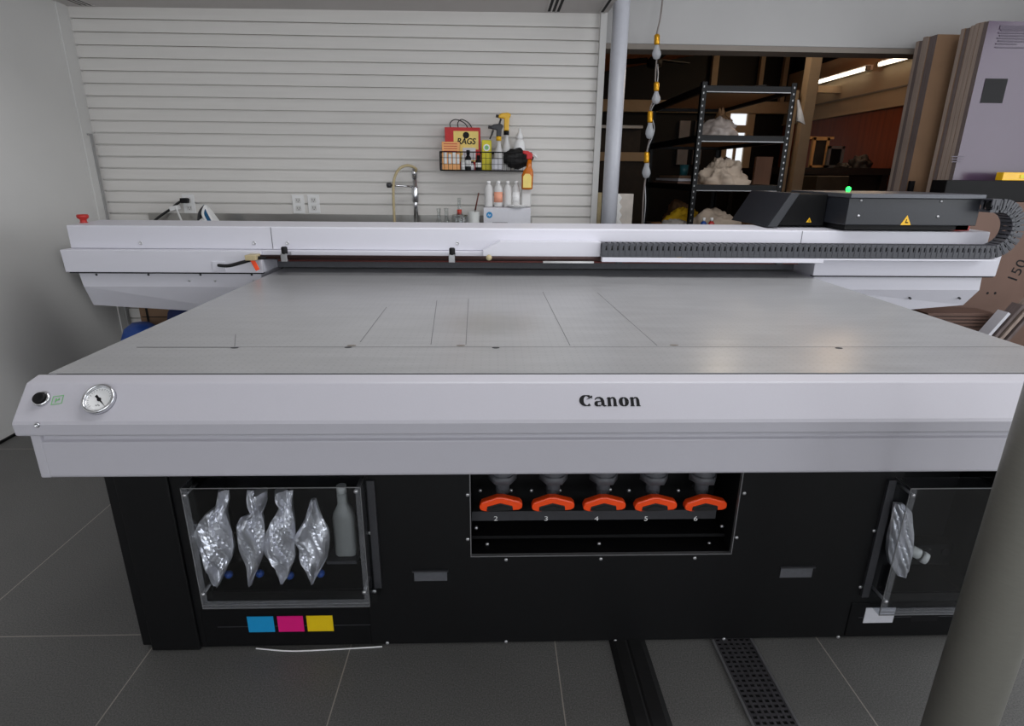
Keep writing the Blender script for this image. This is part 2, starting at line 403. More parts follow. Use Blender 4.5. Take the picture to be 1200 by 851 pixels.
def slot_vent(x, ns, label, y0=3.05):
    t = thing('slot_diffuser', label, 'air vent', (x, 3.3, 2.27), 'linear slot diffusers in the soffit')
    zz = 2.266+(x+2.535)*.00556-.001
    f = MB(); wd = .028*ns
    for k in range(ns+1): f.box(x-wd/2+k*.028-.005, x-wd/2+k*.028+.005, y0, 3.985, zz-.004, zz+.001)
    f.box(x-wd/2-.005, x+wd/2+.005, 3.985, 3.992, zz-.004, zz+.001)
    f.build('frame', 'soffit', t)
    MB().box(x-wd/2, x+wd/2, y0, 3.985, zz-.001, zz+.0005).build('slot', 'trench', t)
slot_vent(-2.40, 3, 'slot air vent in the soffit at the far left corner of the slatted wall')
slot_vent(.365, 3, 'three slot air vent in the soffit left of the grey wall post')
slot_vent(.66, 1, 'single slot air vent in the soffit right beside the grey wall post')

# ================================================================== FLAT BED PRINTER
PR = thing('flatbed_printer', 'huge white and black flatbed printer filling the middle of the room', 'printer', (.23, 2.2, 0))
BX0, BX1, BY0, TZ = -1.058, 1.545, 1.336, .88
STAIN = tuple(az(580, 378, .88)-Vector((.23, 2.2, 0)))
M['bed'] = bed_material()
b = MB().box(BX0, BX1, BY0, 3.2, TZ-.016, TZ)
b.slot(1)
def bedline(p, q, w=.0016, z=TZ+.0004):
    a, c = az(*p, z), az(*q, z); d = (c-a).normalized(); nn = Vector((-d.y, d.x, 0))*w
    b.quad(a-nn, c-nn, c+nn, a+nn)
bedline((160, 407), (277, 407), .0022)
b.slot(2)
bedline((277, 406.6), (1196, 406.6), .0012)
for p, q in (((422, 401), (453, 360)), ((505, 404), (512, 352)), ((546, 404), (549, 350)), ((668, 405), (636, 342)), ((770, 405), (700, 343)), ((275, 406), (276, 392))): bedline(p, q, .0011)
b.slot(3)
for (x, y) in ((275, 407.5), (408, 407), (581, 407.5), (983, 408)):
    c = az(x, y, TZ+.0006); b.lathe([(.009, 0), (.009, .0003)], c, n=10, sx=1.2, sy=.8)
b.slot(4)
for (x, y) in ((412, 405), (540, 405), (790, 404.5)):
    c = az(x, y, TZ+.0006); b.lathe([(.010, 0), (.010, .0003)], c, n=10, sx=1.3, sy=.7)
b.build('print_bed', ['bed', 'dgrey', mat('bed_seam', (104, 104, 106), .5, nscale=50, namt=.05), 'dgrey', 'lip'], PR, fix=True)
MB().box(BX0+.02, BX1-.02, 1.36, 3.18, .62, TZ-.016).build('bed_frame', 'white_shaded', PR)
# front fascia, swept along X
FX0, FX1 = -1.078, 1.565
fp = [(1.331, .8795), (1.290, .8725), (1.2255, .804), (1.222, .797), (1.224, .770), (1.230, .7655), (1.246, .7650), (1.331, .7650)]
MB().prism(fp, 'x', FX0, FX1).build('fascia_nose', 'white_shaded', PR, bev=.006, seg=3)
MB().prism([(1.254, .764), (1.254, .747), (1.246, .742), (1.246, .655), (1.250, .6495), (1.34, .6495), (1.34, .764)], 'x', FX0+.035, FX1-.035).build('fascia_lower', 'white_shaded', PR, bev=.0025)
MB().prism([(1.2462, .764), (1.2462, .6495), (1.34, .6495), (1.34, .764)], 'x', FX0+.013, FX0+.037).build('fascia_end', 'white_shaded', PR, bev=.004)
MB().prism([(1.2462, .764), (1.2462, .6495), (1.34, .6495), (1.34, .764)], 'x', FX1-.037, FX1-.013).build('fascia_end', 'white_shaded', PR, bev=.004)
MB().box(BX0+.02, BX1-.02, 1.3305, 1.3375, .86, .878).build('gap_seal', 'ink', PR)
# things on the sloped fascia
SP = Vector((0, 1.2577, .8382)); su = Vector((0, .0645, .0685)).normalized(); sn = X3.cross(su)
def on(x, y): return apl(x, y, SP, sn)
c = on(117.5, 469)
gz = lab(MB().lathe([(.036, -.002), (.036, .010), (.034, .0125), (.0305, .0125), (.029, .008), (.029, .003)], c, sn, 40).build('pressure_gauge', 'chrome', PR), 'round chrome pressure gauge')
MB().lathe([(.0302, .002), (.0302, .0035)], c, sn, 40).build('gauge_face', 'printw', gz)
nd = MB(); pd = (X3*.72-su*.69).normalized(); pq = pd.cross(sn)
cc = c+sn*.0042; nd.add([cc-pd*.014-pq*.003, cc-pd*.014+pq*.003, cc+pq*.0022, cc+pd*.024, cc-pq*.0022], [(0,1,2,3,4)])
nd.lathe([(.0045, 0), (.0045, .0012)], cc, sn, 16); nd.build('needle', 'ink', gz)
tk = MB()
for k in range(21):
    a = math.radians(225-270*k/20); d = X3*math.cos(a)+su*math.sin(a); q = d.cross(sn); l = .005 if k % 5 == 0 else .003
    p = c+sn*.0037+d*.0265; tk.quad(p-q*.0004, p+q*.0004, p-d*l+q*.0004, p-d*l-q*.0004)
tk.text('kPa', c+sn*.0032-su*.014, X3, su, .005)
tk.build('gauge_marks', 'ink', gz, fix=False)
c = on(48.5, 468)
pb = lab(MB().lathe([(.0185, -.001), (.0185, .004), (.0165, .007), (.0135, .0075), (.0135, .004)], c+X3*.002, sn, 32).build('power_button', 'chrome', PR), 'chrome ringed push button')
MB().lathe([(.0135, .003), (.0135, .010), (.011, .012), (0, .012)], c, sn, 32).build('button_cap', 'ink', pb)
c = on(67.5, 469)+sn*.0008
st = MB(); q1 = (X3+su*.9).normalized(); q2 = (X3*-.7+su).normalized()
for (r0, r1) in ((.0125, .0105),):
    P_ = [c+X3*a*r0+su*bb*r0 for a, bb in ((-.9,-1),(1,-.7),(.9,1),(-1,.7))]; Q_ = [c+X3*a*r1+su*bb*r1 for a, bb in ((-.9,-1),(1,-.7),(.9,1),(-1,.7))]
    st.add(P_+Q_, [(i, (i+1)%4, 4+(i+1)%4, 4+i) for i in range(4)])
st.obox(c+X3*.001, X3*.004+su*.001, su*.0012, sn*.0003); st.obox(c-X3*.003-su*.001, X3*.0012, su*.005, sn*.0003).obox(c+X3*.003+su*.002, X3*.0012, su*.003, sn*.0003)
lab(st.build('button_symbol', 'green', PR, fix=False), 'small green printed symbol')
c = ay(44, 498, 1.223)
MB().lathe([(.0065, 0), (.006, .003), (.0035, .004), (.0035, .0015), (0, .0015)], c, (0,-1,0), 16).build('screw', 'chrome', PR)
# CANON word mark drawn with swelling strokes
def arc(cx, cy, rx, ry, a0, a1, w0, w1, n=22, pw=1):
    out = []
    for i in range(n+1):
        t = i/n; a = math.radians(a0+(a1-a0)*t)
        k = abs(math.cos(a))**pw
        out.append((cx+rx*math.cos(a), cy+ry*math.sin(a), w0+(w1-w0)*k))
    return out
lg = MB(); S = []
S.append(arc(.50, .42, .34, .36, 50, 310, .03, .15, 30, 1.2))
S.append([(.72, .69, .035), (.84, .68, .06), (.90, .58, .02)]); S.append([(.50, .50, .01), (.68, .58, .03), (.90, .76, .045)])
S.append([(1.06, .46, .012), (1.12, .56, .045), (1.26, .63, .05), (1.42, .62, .07), (1.54, .52, .10), (1.58, .40, .115), (1.60, .16, .115), (1.68, .04, .07), (1.84, .05, .02)])
S.append(arc(1.30, .19, .17, .15, 70, 300, .03, .12, 16)); S.append([(1.34, .34, .03), (1.52, .40, .035)]); S.append([(1.38, .055, .03), (1.54, .12, .03)])
def letter_n(x):
    S.append([(x, .53, .012), (x+.12, .64, .035)]); S.append([(x+.17, .66, .11), (x+.17, .04, .11)])
    S.append([(x+.25, .52, .02), (x+.38, .63, .05), (x+.50, .60, .08), (x+.55, .48, .105), (x+.56, .04, .11)])
    S.append([(x+.02, .03, .028), (x+.32, .03, .028)]); S.append([(x+.42, .03, .028), (x+.72, .03, .028)])
letter_n(1.86)
S.append(arc(3.02, .33, .21, .29, 0, 360, .035, .135, 36, 1.3))
letter_n(3.42)
wl = on(679, 470); wr = on(750.5, 470); k = (wr-wl).length/4.14
lab(lg.strokes(S, wl-su*(k*.40)-X3*(k*.02)+sn*.0003, X3, su, k, .0006).build('brand_lettering', 'ink', PR, fix=False), 'dark Canon lettering')

# black base
body = MB().box(-1.03, 1.49, 1.60, 3.18, .01, .64).box(-1.03, -1.02, 1.40, 1.6, .01, .64).box(1.48, 1.49, 1.40, 1.6, .01, .64).box(-1.02, 1.48, 1.41, 1.6, .01, .03)
body.build('base_body', 'black', PR)
comb = [(-1.0, .008), (1.488, .008), (1.488, .64), (1.46, .64), (1.46, .165), (1.135, .165), (1.135, .64), (.683, .64), (.683-.0, .312), (-.063, .312), (-.063, .64),
        (-.36, .64), (-.36, .20), (-.80, .20), (-.80, .64), (-1.0, .64)]
MB().prism(comb, 'y', 1.39, 1.398).build('front_panel', 'black', PR)
MB().box(-1.03, -1.0, 1.394, 1.42, .012, .64).build('corner_post', 'black', PR, bev=.003)
MB().box(-.998, -.858, 1.381, 1.391, .004, .635).build('corner_panel', 'black', PR, bev=.004)
MB().box(-.842, -.36, 1.3865, 1.392, .012, .145).build('label_plate', 'black2', PR, bev=.002)
MB().box(1.07, 1.47, 1.3865, 1.392, .012, .135).build('label_plate', 'black2', PR, bev=.002)
MB().box(-.80, -.36, 1.3855, 1.3872, .0815, .0835).build('label_rail', 'dgrey', PR)
MB().box(1.10, 1.45, 1.3855, 1.3872, .0815, .0835).build('label_rail', 'dgrey', PR)
for nm, x0, x1, m, d in (('colour_label', -.712, -.637, 'cyan', 'cyan colour label'), ('colour_label', -.626, -.552, 'magenta', 'magenta colour label'),
                      ('colour_label', -.542, -.467, 'yellow', 'yellow colour label'), ('colour_label', 1.116, 1.207, 'pale', 'white colour label')):
    lab(MB().box(x0, x1, 1.3848, 1.3866, .063, .118).build(nm, m, PR), d)
lab(MB().box(1.262, 1.345, 1.3848, 1.3866, .066, .118).build('colour_label', 'ink', PR), 'black colour label')
for (x, y), (x2, y2) in (((485, 670), (524, 681)), ((916, 665.5), (951, 677))):
    a = ay(x, y, 1.388); c = ay(x2, y2, 1.388)
    hp = MB().box(a.x, c.x, 1.389, 1.3925, c.z, a.z); hp.slot(1).box(a.x-.004, c.x+.004, 1.383, 1.392, a.z, a.z+.004)
    hp.build('recessed_pull', ['grey', 'dgrey'], PR)
for px_, py_ in ((548, 580), (548, 632), (593, 656), (704, 655), (814, 654), (872, 578), (863, 630), (434, 624.5), (439, 693), (593, 752), (721, 751), (848, 749), (454, 753.5), (982, 746.5), (1024, 622), (1008, 688)):
    c = ay(px_, py_, 1.39)
    MB().lathe([(.0052, -.001), (.005, .0022), (.003, .0032), (0, .0034)], c, (0,-1,0), 12).build('screw', 'bolt', PR)
# valve bay
vb = MB()
for a in ((-.066, -.063, 1.398, 1.56, .31, .64), (.683, .686, 1.398, 1.56, .31, .64), (-.066, .686, 1.56, 1.563, .31, .64), (-.066, .686, 1.398, 1.56, .309, .312)): vb.box(*a)
vb.build('valve_bay', 'black2', PR)
e = MB().box(-.064, -.0615, 1.3885, 1.40, .312, .64).box(.6815, .684, 1.3885, 1.40, .312, .64).box(-.064, .684, 1.3885, 1.40, .3105, .3135)
e.build('bay_edge', 'edge', PR)
MB().box(-.062, .655, 1.462, 1.466, .381, .4115).build('number_rail', 'dgrey', PR)
MB().box(-.062, .68, 1.44, 1.56, .335, .345).build('bay_shelf', 'black', PR)
for px_, py_ in ((558, 619), (571, 638), (702, 637.5), (831, 637), (846, 617), (598.5, 570), (655, 570), (713, 569), (563, 570), (622, 570), (735, 570), (792, 570)):
    c = ay(px_, py_, 1.50 if py_ < 600 else 1.44); c.y = 1.475 if py_ < 600 else 1.44
    MB().lathe([(.0055, -.003), (.005, .002), (0, .003)], c, (0,-1,-.2), 10).build('screw', 'bolt', PR)
for i, (hx, tx) in enumerate(((587, 581), (648, 640), (708, 699), (768, 757), (826.5, 815))):
    c = ay(hx, 592, 1.42); dx = c.x-.0
    hp = [(-.061, -.004), (-.055, .008), (-.012, .022), (.006, .022), (.052, .011), (.060, .004), (.060, -.008), (.050, -.013), (.030, -.015), (-.044, -.017), (-.058, -.013)]
    hd = MB().prism([(c.x+a, c.z+.003+bb*1.15) for a, bb in hp], 'y', 1.412, 1.436).build('valve_handle', 'orange', PR, bev=.004)
    hx6 = [(-.040, -.0145), (-.038, -.002), (-.002, .009), (.032, .0), (.034, -.013), (.018, -.0145), (-.022, -.0155)]
    MB().prism([(c.x+a, c.z+.002+bb) for a, bb in hx6], 'y', 1.4095, 1.415).build('handle_recess', 'cable', hd, bev=.001)
    MB().prism([(c.x+a*.62-.001, c.z+bb*.62-.001) for a, bb in hx6], 'y', 1.4082, 1.411).build('handle_boss', 'rubber', hd)
    v = MB().lathe([(.034, .125), (.034, .058), (.026, .048), (.020, .036), (.020, .01)], (c.x+.005, 1.475, c.z), n=20)
    v.cyl((c.x, 1.43, c.z+.012), (c.x, 1.5, c.z+.012), .014)
    v.lathe([(.041, .052), (.041, .074)], (c.x+.005, 1.475, c.z), n=6)
    v.build('valve_body', 'grey', PR)
    t = ay(tx, 608, 1.4618)
    lab(MB().text(str(i+2), (t.x, 1.4616, t.z), X3, Z3, .015, stretch=1.2).build('bay_number', 'printw', PR, fix=False), 'white printed number %d' % (i+2))
# ink bays with clear covers
def ink_bay(x0, x1, z0):
    q = MB()
    for a in ((x0-.003, x0, 1.398, 1.57, z0, .64), (x1, x1+.003, 1.398, 1.57, z0, .64), (x0, x1, 1.57, 1.573, z0, .64), (x0, x1, 1.398, 1.57, z0-.002, z0+.002)): q.box(*a)
    q.box(x0, x1, 1.52, 1.57, z0, z0+.075)
    q.build('ink_bay', 'black2', PR)
ink_bay(-.80, -.36, .20); ink_bay(1.135, 1.46, .165)
def cover(x0, x1, z0, z1, lab_, left=True):
    q = MB(); th = .003
    q.box(x0, x1, 1.33, 1.33+th, z0, z1).box(x0, x0+th, 1.333, 1.388, z0, z1).box(x1-th, x1, 1.333, 1.388, z0, z1).box(x0, x1, 1.333, 1.388, z1-th, z1).box(x0, x1, 1.333, 1.388, z0, z0+th)
    cv = lab(q.build('ink_cover', 'acrylic', PR), lab_)
    e = MB()
    e.box(x0, x1, 1.3288, 1.3302, z1-.0025, z1).box(x0-.0005, x0+.0015, 1.3288, 1.3302, z0, z1).box(x1-.0015, x1+.0005, 1.3288, 1.3302, z0, z1)
    e.box(x0, x1, 1.3288, 1.3302, z0+.011, z0+.0125).box(x0, x1, 1.3285, 1.3302, z0, z0+.003)
    e.box(x0, x0+.0015, 1.333, 1.388, z1-.002, z1).box(x1-.0015, x1, 1.333, 1.388, z1-.002, z1)
    e.build('cover_edge', 'edge', cv)
    q = MB().box(x0+.002, x1-.002, 1.3265, 1.3292, z0+.003, z0+.026).box(x0+.002, x0+.017, 1.3265, 1.3292, z0+.026, z1-.003).box(x1-.013, x1-.002, 1.3265, 1.3292, z0+.026, z1-.003)
    q.build('cover_lip', 'lipacr', cv)
    for bx, bz in ((x0+.009, z1-.02), (x0+.009, z0+.05), (x1-.012, z1-.012), (x1-.012, z0+.05)):
        MB().lathe([(.0055, 0), (.005, .004), (0, .005)], (bx, 1.329, bz), (0,-1,0), 12).build('cover_stud', 'bolt', cv)
        MB().cyl((bx, 1.3335, bz), (bx, 1.39, bz), .0045, n=10).build('stand_off', 'edge', cv)
cover(-.798, -.342, .196, .572, 'clear cover over four silver ink pouches')
cover(1.113, 1.475, .14, .556, 'clear cover beside the foreground column')
MB().box(-.338, -.318, 1.381, 1.391, .215, .56).build('cover_hinge', 'dgrey', PR)
MB().box(-.345, -.322, 1.34, 1.39, .20, .235).build('cover_latch', 'acrylic', PR)
MB().box(1.09, 1.112, 1.381, 1.391, .16, .55).build('cover_hinge', 'dgrey', PR)
for k in range(5): MB().cyl((1.215+.055*k, 1.515, .215), (1.215+.055*k, 1.522, .215), .012, n=16).build('ink_port', 'ink', PR)

# ------------------------------------------------------------------ gantry (moves as part of the printer)
GX0, GX1 = -1.985, 2.435
gu = MB().prism([(2.82, .99), (2.82, 1.092), (2.824, 1.096), (3.08, 1.101), (3.085, 1.09), (3.085, .99)], 'x', GX0, GX1)
gantry = gu.build('gantry_beam', 'white', PR, bev=.003)
# end blocks, with slightly slanted ends
def slant(b0, b1, y0, y1, z0, z1):   # (x at top, x at bottom) each end
    q = MB(); vs = []
    for y in (y0, y1):
        vs += [(b0[0], y, z1), (b1[0], y, z1), (b1[1], y, z0), (b0[1], y, z0)]
    return q.add(vs, [(0,1,2,3), (7,6,5,4), (0,4,5,1), (1,5,6,2), (2,6,7,3), (3,7,4,0)])
slant((-2.0, -1.995), (-1.085, -1.085), 2.765, 3.08, .886, .989).build('gantry_block', 'white', gantry, bev=.003)
slant((1.556, 1.556), (2.475, 2.47), 2.765, 3.08, .886, .989).build('gantry_block', 'white', gantry, bev=.003)
MB().box(-1.98, -1.09, 2.768, 2.80, .8805, .8862).box(1.562, 2.462, 2.768, 2.80, .8805, .8862).build('block_seam', 'ink', gantry)
MB().box(-1.085, 1.556, 2.785, 3.08, .948, .989).build('gantry_rail', 'white', gantry, bev=.002)
MB().box(-1.085, 1.556, 2.96, 3.06, .884, .948).build('rail_shadow_plate', 'grey', gantry)
def skirt(xa, xb, l):
    # upper vertical face and lower slanted face
    q = MB()
    if l: a, b_, c_, d_ = -1.93, -1.905, -1.90, -1.62
    top = [(xa[0], 2.79, .884), (xb[0], 2.79, .884)]; mid = [(xa[1], 2.79, .814), (xb[1], 2.79, .814)]; bot = [(xa[2], 2.83, xa[3]), (xb[2], 2.83, xb[3])]
    V = top+mid+bot; B = [(x, 3.06, z) for x, y, z in V]
    q.add(V+B, [(0,1,3,2), (2,3,5,4), (7,6,8,9), (9,8,10,11), (0,2,8,6), (2,4,10,8), (1,7,9,3), (3,9,11,5), (4,5,11,10), (0,6,7,1)])
    return q
skirt((-1.955, -1.945, -1.945, .715), (-1.105, -1.105, -1.105, .665), True).build('gantry_skirt', 'white', gantry, bev=.002)
skirt((1.576, 1.576, 1.576, .655), (2.425, 2.43, 2.40, .728), False).build('gantry_skirt', 'white', gantry, bev=.002)
for px_, py_ in ((165, 285), (298, 285), (337, 285), (536, 285)):
    c = ay(px_, py_, 2.82); MB().lathe([(.009, -.001), (.0085, .003), (.0045, .0035), (.0045, .001), (0, .001)], c, (0,-1,0), 16).build('bolt', 'bolt', gantry)
for px_, py_ in ((113, 322), (174, 322), (235, 322), (295, 322), (252, 329), (297, 329), (222, 329)):
    c = ay(px_, py_, 2.789); MB().lathe([(.0055, -.001), (.005, .002), (0, .0025)], c, (0,-1,0), 10).build('screw', 'dgrey' if py_ < 325 else 'bolt', gantry)
for px_, py_ in ((1067, 350), (1125, 350)):
    c = ay(px_, py_, 2.8); MB().lathe([(.0055, -.03), (.005, .002), (0, .0025)], (c.x, 2.80, c.z), (0,-1,-.3), 10).build('screw', 'dgrey', gantry)
for px_ in (318, 940):
    c = ay(px_, 275, 2.8195); MB().box(c.x-.0012, c.x+.0012, 2.8188, 2.8215, .992, 1.093).build('panel_seam', 'grey', gantry)
# chain tray cover with a slanted left end
a = ay(566, 293, 2.765); c = ay(586, 282.5, 2.765)
MB().prism([(a.x, .955), (a.x, a.z), (c.x, c.z), (.507, c.z), (.507, .955)], 'y', 2.745, 2.82).build('tray_cover', 'white', gantry, bev=.002)
MB().box(.507, 1.56, 2.70, 2.80, .956, .978).build('chain_tray', 'white', gantry, bev=.002)
MB().box(1.56, 2.40, 2.70, 2.80, .970, .978).build('chain_tray', 'white', gantry)
# rod along the underside with clamps
rz = ay(600, 303, 2.735).z
MB().cyl((-1.075, 2.735, rz), (1.475, 2.735, rz), .011, n=14).build('guide_rod', mat('rod_brown', (54, 34, 32), .3, .5, nscale=40, namt=.1), gantry)
rz2 = ay(600, 307, 2.735).z
rl = MB().cyl((-1.0, 2.745, rz2), (1.46, 2.745, rz2), .005, n=10); rl.slot(1).cyl((.235, 2.735, rz2+.001), (.475, 2.735, rz2+.001), .006, n=10)
rl.build('sensor_wire', [mat('wire_red', (96, 44, 40), .4, .2, nscale=40, namt=.1), 'printw'], gantry)
MB().cyl((1.475, 2.735, rz), (1.505, 2.735, rz), .012, n=14).build('rod_tip', 'printw', gantry)
for px_ in (334, 530, 726, 914):
    x = ay(px_, 300, 2.735).x
    k = MB().box(x-.017, x+.013, 2.722, 2.79, rz-.02, rz+.018).build('rod_clamp', 'edge' if px_ < 600 else 'dgrey', gantry, bev=.003)
    MB().lathe([(.012, 0), (.014, .006), (.014, .032), (.010, .036), (0, .036)], (x, 2.735, rz+.012), n=14).build('clamp_knob', 'ink', k)
for px_, m in ((573, 'hose'), (796, 'tyel')):
    p = ay(px_, 302, 2.72); MB().ball(p, .014, 6, (1, .7, 1)).build('cable_clip', m, gantry)
MB().box(-1.135, -1.085, 2.70, 2.765, rz-.012, rz+.012).build('cable_gland', 'hose', gantry, bev=.003)
pts = bez([ay(256, 311, 2.762), ay(268, 311.5, 2.74), ay(284, 307.5, 2.73), ay(300, 303, 2.73), ay(312, 302, 2.73)])
MB().tube(pts, .008, 8).build('power_lead', 'cable', gantry)
p = ay(297, 309, 2.72)
MB().add([p+Vector((-.014, 0, .014)), p+Vector((.006, 0, .018)), p+Vector((.026, -.004, -.026)), p+Vector((.008, -.004, -.034)),
          p+Vector((-.014, .005, .014)), p+Vector((.006, .005, .018)), p+Vector((.026, .002, -.026)), p+Vector((.008, .002, -.034))],
         [(0,1,2,3), (7,6,5,4), (0,4,5,1), (1,5,6,2), (2,6,7,3), (3,7,4,0)]).build('cable_tag', 'orange', gantry, bev=.002)
c = ay(257, 312, 2.765)
MB().box(c.x-.03, c.x+.03, 2.760, 2.766, c.z-.022, c.z+.022).build('socket_plate', 'white', gantry, bev=.002)
c = ay(98.5, 262, 2.93)
lab(MB().lathe([(.020, 0), (.014, .006), (.014, .016), (.024, .024), (.026, .034), (.022, .040), (0, .041)], (c.x, 2.93, 1.097), n=20).build('emergency_stop', 'red', gantry), 'red mushroom emergency stop button')

# carriage
ca = MB().box(1.672, 2.31, 2.77, 3.32, 1.128, 1.252)
car = ca.build('print_carriage', 'carriage', PR, bev=.003)
MB().box(1.668, 2.315, 2.755, 3.33, 1.252, 1.272).build('carriage_lid', 'flange', car, bev=.002)
MB().prism([(1.40, 1.11), (1.47, 1.262), (1.668, 1.262), (1.668, 1.11)], 'y', 2.95, 3.34).build('carriage_wing', 'black2', car, bev=.003)
MB().prism([(1.36, 1.105), (1.455, 1.268), (1.50, 1.268), (1.41, 1.105)], 'y', 2.90, 3.36).build('carriage_side', 'carriage', car, bev=.003)
MB().box(1.69, 2.30, 2.80, 3.2, 1.105, 1.128).build('carriage_skid', 'ink', car)
for px_, py_ in ((1009, 235), (1006, 253), (1103, 236), (1099, 254)):
    c = ay(px_, py_, 2.77); MB().lathe([(.0065, -.001), (.006, .003), (0, .004)], c, (0,-1,0), 12).build('screw', 'bolt', car)
def warn(px_, py_, Y, s_):
    c = ay(px_, py_, Y); q = MB(); f = Y-.0012
    q.add([(c.x-s_, f, c.z-s_*.8), (c.x+s_, f, c.z-s_*.8), (c.x, f, c.z+s_*.95)], [(0,1,2)])
    q.slot(1); f -= .0008
    q.add([(c.x-s_*.15, f, c.z-s_*.45), (c.x+s_*.4, f, c.z-s_*.45), (c.x+s_*.4, f, c.z-s_*.25), (c.x-s_*.15, f, c.z-s_*.25)], [(0,1,2,3)])
    q.add([(c.x-s_*.16, f, c.z-s_*.45), (c.x+s_*.02, f, c.z-s_*.45), (c.x+s_*.06, f, c.z+s_*.25), (c.x-s_*.06, f, c.z+s_*.25)], [(0,1,2,3)])
    lab(q.build('warning_sticker', ['tyel', 'ink'], car, fix=False), 'yellow triangle warning sticker')
warn(1062, 258.5, 2.77, .026); warn(948, 258, 2.95, .014)
MB().box(2.235, 2.31, 2.80, 2.87, 1.102, 1.135).build('chain_stop', 'red', car, bev=.003)
c = ay(994, 223, 3.1); lab(MB().ball((c.x, 3.1, 1.285), .013, 8).cyl((c.x, 3.1, 1.272), (c.x, 3.1, 1.283), .009).build('status_light', M['led'], car), 'glowing green status light')
# cable chain: bottom run, u-turn, short top run
CX, CZ, RO, RI = 2.355, 1.118, .137, .076
rm = (RO+RI)/2; pit = .0265
path = []
xx = .515
while xx < CX-.002: path.append((xx, CZ-rm, 0.)); xx += pit
da = pit/rm
a = da*.5
while a < PI: path.append((CX+rm*math.sin(a), CZ-rm*math.cos(a), a)); a += da
path += [(CX-.012, CZ+rm, PI), (CX-.038, CZ+rm, PI)]
ch = MB().tube([Vector((x, 2.735, z)) for x, z, a in path], .016, 8).build('cable_chain', 'cable', PR)
lk = MB(); hh = (RO-RI)/2
for y0, y1 in ((2.700, 2.706), (2.764, 2.770)):
    lk.box(-pit*.5, pit*.5, y0, y1, -hh, -hh*.05); lk.box(-pit*.5, pit*.22, y0, y1, -hh*.05, hh*.62); lk.box(-pit*.42, pit*.5, y0, y1, hh*.62, hh)
    lk.box(-pit*.3, -pit*.05, y0-.002 if y0 < 2.74 else y0, y1 if y0 < 2.74 else y1+.002, -hh*.85, hh*.5)
lk.box(-pit*.30, pit*.20, 2.706, 2.764, hh-.007, hh); lk.box(-pit*.36, pit*.3, 2.706, 2.764, -hh, -hh+.006)
me = None
for x, z, a in path:
    if me is None:
        b0 = lk.build('chain_link', 'chain', ch, fix=True); me = b0.data
        me.transform(Matrix.Translation(LOC[PR.name]))
        o = b0
    else:
        o = bpy.data.objects.new('chain_link', me); COL.objects.link(o); o.parent = ch
    o.location = Vector((x, 0, z))-Vector((LOC[PR.name].x, LOC[PR.name].y, LOC[PR.name].z)); o.rotation_euler = (0, -a, 0)
MB().tube([Vector((x, 2.715, z)) for x, z, a in path[-20:]], .006, 6).build('cable_bundle', 'edge', ch)
# ================================================================== INK POUCHES (hang inside the bays)
def pouch(rows, label, Y, seed, org=(200, 550), sc=4.254, cap=None, thick=.017, m='foil'):
    t = thing('ink_pouch', label, 'ink pouch', ay(org[0]+rows[-1][1]/sc, org[1]+rows[-1][0]/sc, Y), 'silver ink pouches')
    q = MB(); n, k = 15, 46; F, B = [], []
    for j in range(k+1):
        v = rows[0][0]+(rows[-1][0]-rows[0][0])*j/k
        i = 0
        while i < len(rows)-2 and rows[i+1][0] < v: i += 1
        f = (v-rows[i][0])/(rows[i+1][0]-rows[i][0]); l = rows[i][1]+(rows[i+1][1]-rows[i][1])*f; r = rows[i][2]+(rows[i+1][2]-rows[i][2])*f
        f1, f2 = [], []
        for a in range(n+1):
            u = a/n*2-1; p = ay(org[0]+(l+(r-l)*a/n)/sc, org[1]+v/sc, Y)
            w = thick*(max(0, 1-u*u))**.6*min(1, (r-l)/120)
            s_ = Vector((p.x*19+seed+p.z*8, p.z*13+seed*2+u*1.5, seed))
            cr = (1.1*abs(noise.noise(s_))+.35*abs(noise.noise(s_*2.3)))
            dd = w*(.3+2.0*cr)+.006*math.sin(u*3+v*.018+seed)
            f1.append(p+Vector((0, -dd, .004*noise.noise(s_*1.7)))); f2.append(p+Vector((0, w*.4+.006*math.sin(u*3+v*.018+seed)+.002, 0)))
        F.append(f1); B.append(f2)
    q.loft([f+b_[::-1] for f, b_ in zip(F, B)], True, False)
    q.build('foil_bag', m, t)
    if cap:
        p = ay(org[0]+cap[0]/sc, org[1]+cap[1]/sc, Y+.03)
        MB().ball(p, .0115, 8).build('outlet_cap', 'blue', t)
    return t
pouch([(105,238,290),(150,235,292),(185,225,282),(215,185,280),(265,140,292),(320,118,308),(380,138,318),(430,155,308),(480,175,285),(520,192,268),(560,205,250),(582,218,240)],
      'leftmost crumpled silver foil ink pouch behind the clear cover', 1.372, 1.3, cap=(290, 525))
pouch([(105,380,480),(150,378,482),(185,384,470),(222,400,455),(238,350,463),(285,325,468),(330,334,470),(400,345,466),(440,358,458),(500,380,432),(550,386,412),(578,388,402)],
      'pinched silver foil ink pouch, second from the left behind the clear cover', 1.372, 4.1, cap=(445, 520))
pouch([(105,520,610),(150,522,606),(185,545,606),(215,530,612),(265,500,620),(310,478,622),(360,464,620),(430,468,622),(455,495,615),(490,525,600),(530,540,588),(570,550,562)],
      'silver foil ink pouch third from the left with a wide crease behind the clear cover', 1.372, 7.7, cap=(595, 530))
pouch([(150,700,722),(200,684,738),(250,668,762),(300,640,785),(345,612,790),(395,640,788),(440,640,780),(470,650,765),(510,678,742),(545,690,722),(570,700,712)],
      'pointed silver foil ink pouch standing next to the milky plastic bottle', 1.372, 11.2, cap=(748, 520))
t = thing('ink_bottle', 'milky plastic bottle at the right end behind the clear ink cover', 'bottle', ay(405, 650, 1.46))
c0 = ay(407, 647, 1.46); z0 = c0.z; zt = ay(407, 577, 1.46).z; hh_ = zt-z0
q = MB(); rg = []
